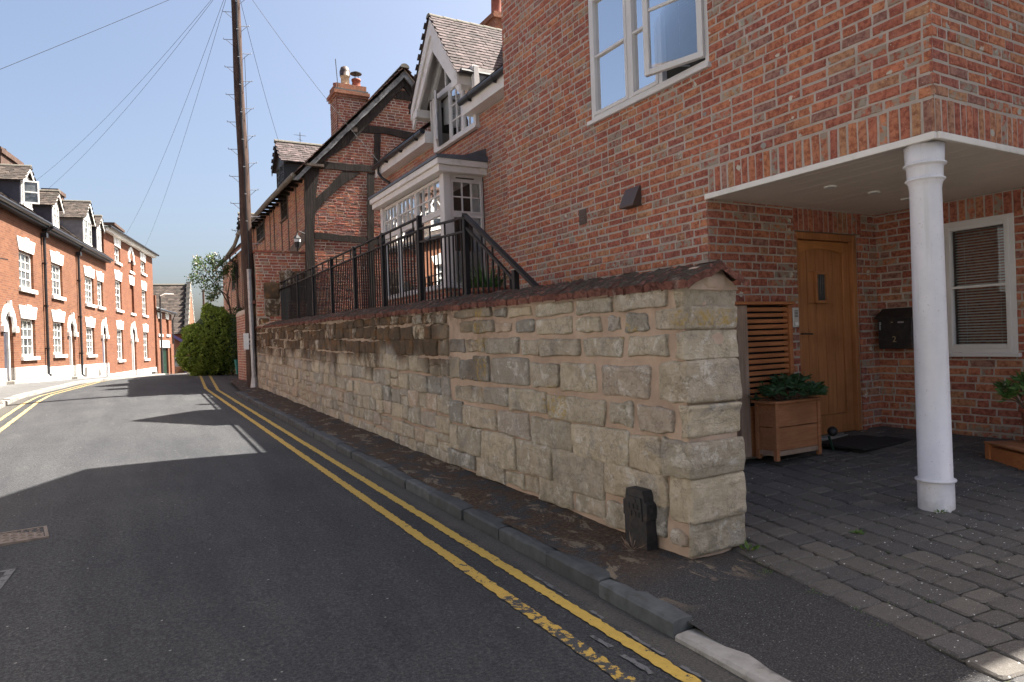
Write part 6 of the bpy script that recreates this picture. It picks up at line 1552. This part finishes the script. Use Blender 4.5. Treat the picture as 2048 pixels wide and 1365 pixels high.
m = MB(FT); m.add([(13.75, .34, 6.60), (28.95, .36, 7.07), (26.5, -2.6, 7.9), (15.5, -2.6, 7.45), (28.95, -5, 7.0), (13.75, -5, 6.6)], [(0, 1, 2, 3), (1, 4, 2), (3, 2, 4, 5), (0, 3, 5)]); m.build('roof', 'slate', hT)
m = MB(FT); m.tube([(13.75, .36, 6.60), (28.95, .38, 7.07)], .07, 8); m.build('gutter', 'gutter', hT)
m = MB(FT); m.box(22.6, 25.5, -1.8, -1.2, 6.9, 8.15); m.box(22.5, 25.6, -1.9, -1.1, 8.15, 8.3); m.build('chimney', 'sooty_brick', hT)
m = MB(FT); m.box(26.4, 27.4, .045, .3, -1.55, -1.25); m.build('cellar_opening', 'room', hT)
m = MB(FT); m.box(-5, 28.7, -.9, -.85, -2.5, 4.8) if False else m.box(14.02, 28.68, -.9, -.85, -2.5, 6.3); m.build('inner_wall', 'room', hT)
# street lamp on the corner
lp = thing('street_lamp', 'slim dark street lamp post at the corner of the tall house', 'street lamp', tuple(FT((29.2, .35, gt(29)))))
q = FT((29.2, .35, 0)); m = MB(); m.tube([(q.x, q.y, gt(29)-.1), (q.x, q.y, .3), (q.x, q.y, 4.2)], [.09, .07, .05], 8); m.build('lamp_post', 'iron', lp)
m = MB(); m.tube([(q.x, q.y, 4.15), (q.x+.35, q.y-.1, 4.3), (q.x+.9, q.y-.25, 4.28)], [.05, .06, .03], 6); m.build('lamp_head', 'white', lp)
# same terrace unseen past the camera, added for bounce light; windows reflect it too
FT_far = FT; FT = Frame((-4.35, -8), (0, 1), (1, 0))
for i, (u0, u1, wm) in enumerate(((0, 9.9, 'bounce_grey'), (9.9, 19.8, 'bounce_grey'), (19.8, 29.9, 'far_brick_w'))):
    p = FT(((u0+u1)/2, -2, 0)); hN = thing('terraced_house', ('unseen grey rendered house added for bounce light, behind the viewpoint, furthest down the street', 'unseen grey rendered house added for bounce light, directly left of the viewpoint', 'unseen red brick house added for bounce light, just outside the left edge of the view')[i], 'house', (p.x, p.y, gz(p.y)+.1), 'terraced houses along the left side of the street'); H = []
    for k in range(3):
        a = u0+1.2+k*3.1
        sash(hN, a, a+1.4, 1.9, 3.2, 3, 4, H)
        if k != 1: sash(hN, a, a+1.4, -.5, .8, 3, 4, H)
    archdoor(hN, u0+4.5, u0+5.4, -1.45, .5, 1.35, 'navy', H)
    strip(hN, u0, u1, -.85, H); wallholes(hN, u0, u1, -.85, 4.6, H, wm); roofslope(hN, u0, u1, 4.65, 6.8, RUN); bodybox(hN, u0, u1, 4.5, RUN); gutter(hN, u0, u1, 4.6)
FT = FT_far
# garage building
gb = thing('garage_building', 'low red brick building with a dark green garage door beyond the tall house', 'building', tuple(FT((33, -2, gt(33))))); H = []
H = [(30.35, 31.95, 1.45, 2.62), (34.2, 35.7, 1.50, 2.72), (31.0, 34.9, -2.6, .42)]
wallholes(gb, 28.75, 37.4, -2.6, 3.2, H, 'far_brick_b')
for (a, b, c, d) in H[:2]:
    m = MB(FT); m.box(a, b, -.2, -.15, c, d); m.build('blind_recess', 'far_brick_b', gb); m = MB(FT); m.box(a-.15, b+.15, 0, .08, c-.2, c); m.build('sill', 'white', gb); trap_lintel(gb, (a+b)/2, b-a, b-a+.5, d, d+.42)
m = MB(FT); m.box(30.6, 35.6, 0, .05, .43, .98); m.build('lintel', 'white', gb)
for i in range(2):
    m = MB(FT); a = 31.05+i*1.95; m.box(a, a+1.88, -.2, -.14, -2.3, .42); d = m.build('garage_door', 'green_door', gb)
    m = MB(FT); [m.box(a+.12+k*.6, a+.56+k*.6, -.145, -.125, z0, z1) for k in range(3) for (z0, z1) in ((-1.9, -1.0), (-.8, .3))]; m.build('door_panel', 'green_door', d)
m = MB(FT); m.quad((28.7, .3, 3.22), (37.7, .3, 3.35), (37.7, -3.5, 4.9), (28.7, -3.5, 4.8)); m.quad((28.7, -3.5, 4.8), (37.7, -3.5, 4.9), (37.7, -7, 3.3), (28.7, -7, 3.2)); m.build('roof', 'slate', gb)
m = MB(FT); m.quad((37.4, 0, -2.6), (37.4, -7, -2.6), (37.4, -7, 3.2), (37.4, 0, 3.2)); m.build('side_wall', 'far_brick_b', gb)
m = MB(FT); m.tube([(28.7, .34, 3.18), (37.7, .34, 3.3), (37.7, .34, 3.3)], .08, 6); m.tube([(37.3, .3, 3.2), (37.3, .1, 2.7), (37.3, .1, -2.3)], .06, 6); m.build('gutter', 'gutter', gb)
m = MB(FT); m.box(35.7, 37.4, 0.0, .12, -2.6, .75); m.build('brick_pier', 'far_brick_b', gb)
m = MB(FT); m.box(28.75, 29.1, -.3, .12, -2.6, 4.2); m.build('brick_pier', 'far_brick_b', gb)
# ================================================================== BARN with stepped gable
bn = thing('stepped_gable_barn', 'large dark tiled roof with a stepped gable parapet beyond the far end of the street', 'barn', (2, 83, -2.2))
ba = radians(-9); FN = Frame((6.2, 82.5), (-cos(ba), -sin(ba)), (sin(ba)*-1*-1, -cos(ba)))   # u runs left from the right gable, n towards the camera
zr_, ze_ = 7.35, 1.9; rn = 4.6
m = MB(FN); m.quad((0, rn, ze_), (14, rn, ze_), (14, 0, zr_), (0, 0, zr_)); m.quad((0, -rn, ze_), (14, -rn, ze_), (14, 0, zr_), (0, 0, zr_)); m.build('roof_deck', 'tile_far', bn)
tiles(bn, 'tile_far', FN((14, rn, ze_+.03)), FN((0, rn, ze_+.03)), FN((0, 0, zr_))-FN((0, rn, ze_)), 7.1, .3, .22, .03)
m = MB(FN); m.box(0, 14, rn-.6, rn-.3, -3.5, ze_); m.build('wall', 'far_brick_b', bn)
m = MB(FN); m.poly([(-.0, rn, -3.5), (-.0, -rn, -3.5), (-.0, -rn, ze_), (0, 0, zr_), (0, rn, ze_)]); m.build('gable_wall', 'orangewall', bn)
N = 9
for i in range(N):
    t = i/N; z = zr_+.35-(zr_-ze_)*t
    for sg in (1, -1):
        a, b = sorted((sg*rn*t, sg*rn*(t+1/N))); m = MB(FN); m.box(-.05, .30, a, b, z-1.0, z-.1); m.box(-.10, .36, a-.03, b+.03, z-.1, z); m.build('parapet_step', 'concrete', bn)
m = MB(FN); m.tube([(0, 0, zr_+.05), (14, 0, zr_+.05)], .15, 6); m.build('roof_ridge', 'ridge', bn)
# small outbuilding
ob = thing('orange_outbuilding', 'small orange-brick outbuilding with a round window and dark sloping verge left of the bush', 'outbuilding', (5, 74, -2.1))
FO_ = Frame((3.4, 73), (1, 0), (0, -1))
m = MB(FO_); m.poly([(0, 0, -2.6), (3.2, 0, -2.6), (3.2, 0, -.3), (0.2, 0, 1.75), (0, 0, 1.75)]); m.poly([(0, 0, -2.6), (0, -5, -2.6), (0, -5, 1.75), (0, 0, 1.75)]); m.build('wall', 'orangewall', ob)
m = MB(FO_); m.prism([(-.1, 1.85), (.2, 1.95), (3.4, -.25), (3.3, -.5)], -.05, .2, 1); m.build('bargeboard', 'violet', ob)
m = MB(FO_); m.prism([(.95+.36*cos(2*pi*i/20), .0+.36*sin(2*pi*i/20)) for i in range(20)], 0, .05, 1); m.build('round_window_surround', 'concrete', ob)
m = MB(FO_); m.prism([(.95+.22*cos(2*pi*i/20), .0+.22*sin(2*pi*i/20)) for i in range(20)], .05, .07, 1); m.build('round_window', 'farglass', ob)
m = MB(FO_); m.box(.3, 2.6, 0, .06, -1.9, -.45); w_ = m.build('window', 'fascia', ob)
for a in (.4, 1.15, 1.9): m = MB(FO_); m.box(a, a+.6, .061, .07, -1.8, -.55); m.build('pane', 'farglass', w_)
lw = thing('low_front_wall', 'low pale brick wall with dark posts in front of the orange outbuilding', 'wall', (4.5, 70, -2))
FL = Frame((3.5, 68.5), (1, 0), (0, -1)); m = MB(FL); m.box(0, 3, -.2, 0, -2.4, -1.25); m.build('brick_panel', 'far_brick', lw)
for a in (.95, 2.3): m = MB(FL); m.box(a, a+.18, .01, .2, -2.4, -.95); m.build('post', 'violet', lw)
# far thin pole
fp = MB(); fp.tube([(5.0, 55, -1.8), (5.0, 55, 4.6)], .075, 6); tag(fp.build('distant_pole', 'pole', loc=(5.0, 55, -1.6)), 'thin distant wooden pole rising behind the clipped bush', 'pole')

# ================================================================== BUSH, ROSE TREE, BIN
bush = thing('evergreen_bush', 'large rounded feathery evergreen bush spilling onto the end of the footway', 'bush', (3.25, 29.5, -1))
mb = MB(); st = MB(); rb = random.Random(3)
C = Vector((3.02, 29.7, .30))
for i in range(4600):
    w = rb.uniform(0, 2*pi); v = rb.uniform(-1, 1); q = sqrt(1-v*v); d = Vector((q*cos(w), q*sin(w), v))
    if d.y > .55: continue
    lump = 1+.08*sin(5*d.x+3*d.z)+.07*sin(9*d.z+4*d.x+1)+.05*sin(13*d.x)
    tz = d.z; rx = 1.10; R = Vector((d.x*rx, d.y*1.1, d.z*(1.42 if tz > 0 else 1.28)+.10*d.x))*lump*(1-.22*rb.random()**2)
    R.x += .16*(-d.z)*(-1)*0+.22*d.z
    p = C+R
    if p.z < -1.0: p.z = -1.0+rb.random()*.1
    out = Vector((R.x, R.y, R.z+.9)).normalized(); r0 = rb.random()
    L = rb.uniform(.10, .28)
    for k in range(8):      # a drooping spray of small needles-like leaves
        t = k/7; c_ = p+out*L*t*.6+Vector((0, 0, -.10*t*t)); sd = Vector((rb.uniform(-1, 1), rb.uniform(-1, 1), rb.uniform(-.3, 1)))
        leaf(mb, c_, rb.uniform(.06, .13), .5, (out*.6+sd*1.3+Vector((0, 0, -.1))), .2, min(.99, max(0, r0*.6+rb.random()*.4)))
mb.build('foliage', 'yew', bush)
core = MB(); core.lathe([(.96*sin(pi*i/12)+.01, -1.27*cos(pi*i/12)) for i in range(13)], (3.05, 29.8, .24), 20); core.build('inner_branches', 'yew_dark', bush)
iv = thing('ivy_shrub', 'dark ivy shrub behind the pole at the right of the evergreen bush', 'shrub', (3.9, 29, 1.2))
mb = MB()
for i in range(2600):
    p = Vector((3.78+random.gauss(0, .17), 28.0+random.gauss(0, .3), random.uniform(-.9, 1.55)+random.gauss(0, .08))); leaf(mb, p, random.uniform(.05, .1), .8)
for i in range(420):
    p = Vector((4.0+wob(.08), 30.6+random.gauss(0, .25), 3.35+random.gauss(0, .28))); leaf(mb, p, random.uniform(.05, .09), .8)
mb.build('foliage', 'ivy', iv)
m = MB(); m.tube([(3.8, 28.0, -1), (3.8, 28.0, .5), (3.9, 28.6, 1.5), (4.0, 30.3, 3.3)], [.05, .04, .03, .015], 5); m.build('stem', 'bark', iv)
rs_ = thing('rose_tree', 'tall climbing rose with white blooms arching above the evergreen bush', 'rose', (3.75, 31, -1))
m = MB(); m.tube([(3.80, 30.6, -1), (3.80, 30.6, 1.6), (3.70, 30.6, 2.3), (3.82, 30.5, 3.0), (3.55, 30.5, 3.5), (3.2, 30.5, 3.8)], [.05, .04, .03, .02, .015, .01], 6)
m.tube([(3.80, 30.6, 1.8), (3.5, 30.5, 2.4), (3.1, 30.5, 2.9), (2.7, 30.5, 3.2), (2.4, 30.5, 3.1)], [.03, .025, .02, .012, .008], 5); m.tube([(3.80, 30.6, 2.2), (3.35, 30.5, 2.6), (2.9, 30.5, 3.4), (2.75, 30.5, 3.8)], [.025, .02, .015, .008], 5); m.build('stem', 'bark', rs_)
mb = MB(); blooms = []
clumps = [(2.45, 3.05, .22), (2.7, 3.4, .26), (3.0, 3.6, .28), (3.3, 3.55, .26), (3.55, 3.7, .2), (2.75, 2.95, .24), (3.1, 3.1, .28), (3.4, 3.05, .24), (3.0, 2.6, .24), (3.3, 2.65, .22), (3.55, 3.2, .18), (2.6, 3.7, .15), (3.2, 2.35, .18), (3.15, 3.85, .15), (3.7, 3.45, .14), (3.05, 2.2, .14)]
for (x, z, r) in clumps:
    for k in range(75):
        p = Vector((x+random.gauss(0, r*.6), 30.5+random.gauss(0, .25), z+random.gauss(0, r*.55)))
        for q in range(2): leaf(mb, p+Vector((wob(.03), wob(.03), wob(.03))), random.uniform(.06, .11), .65)
mb.build('foliage', 'roseleaf', rs_)
for (x, z, r) in clumps+[(2.95, 3.95, .1), (3.15, 3.3, .3), (2.8, 3.1, .3), (2.5, 3.85, .1), (3.3, 4.0, .1)]:
    for k in range(2):
        b = MB(); p = Vector((x+wob(r), 30.35-random.random()*.2, z+wob(r)))
        for q in range(9): leaf(b, p, .055, .9, Vector((wob(1), wob(1), wob(1))))
        b.build('rose_bloom', 'rose', rs_)
bi = thing('recycling_bin', 'small teal green plastic food waste bin beside the evergreen bush', 'bin', (3.83, 27.0, gz(27)))
bx0, by0, bz0 = 3.62, 27.0, gz(27)+.06
m = MB(); w0, w1 = .14, .17; m.add([(bx0-w0, by0-w0, bz0), (bx0+w0, by0-w0, bz0), (bx0+w0, by0+w0, bz0), (bx0-w0, by0+w0, bz0), (bx0-w1, by0-w1, bz0+.48), (bx0+w1, by0-w1, bz0+.48), (bx0+w1, by0+w1, bz0+.48), (bx0-w1, by0+w1, bz0+.48)], [(0, 1, 5, 4), (1, 2, 6, 5), (2, 3, 7, 6), (3, 0, 4, 7), (0, 3, 2, 1)]); m.build('bin_body', 'bin', bi)
m = MB(); m.bbox(bx0-.185, bx0+.185, by0-.185, by0+.185, bz0+.481, bz0+.54, .015); m.build('lid', 'bin', bi)
m = MB(); m.tube([(bx0-.15, by0-.19, bz0+.46), (bx0, by0-.24, bz0+.40), (bx0+.15, by0-.19, bz0+.46)], .01, 5); m.build('handle', 'bin', bi)
# ================================================================== OVERHEAD WIRES
def tp_(s, n, z): return tuple(FT((s, n, z)))
wire('overhead_wire', 'leftmost wire of the fan from the pole to the terrace dormers', top, tp_(5.5, -.6, 6.9), .35)
wire('overhead_wire', 'telephone wire second from the left in the fan, ending at the terrace dormers', top, tp_(7.0, -.6, 6.9), .35)
wire('overhead_wire', 'wire third from the left in the fan, from pole to tall house', top, tp_(18.5, .2, 6.9), .5)
wire('overhead_wire', 'rightmost wire of the fan, running from the pole to the tall house roof', top, tp_(24.5, .2, 7.0), .5)
wire('overhead_wire', 'telephone wire from the pole to the dormer of the timber-framed cottage', top, (4.6, 23.2, 6.6), .2)
wire('overhead_wire', 'telephone wire crossing the timber gable to the gutter of the dormer house', top, (5.42, 15.9, 4.46), .15)
wire('overhead_wire', 'thin wire dropping beside the pole to the cottage gutter', ax(7.2)+side*.16, (3.75, 24.2, 4.4), .1, .005)
print('objects', len(bpy.data.objects))
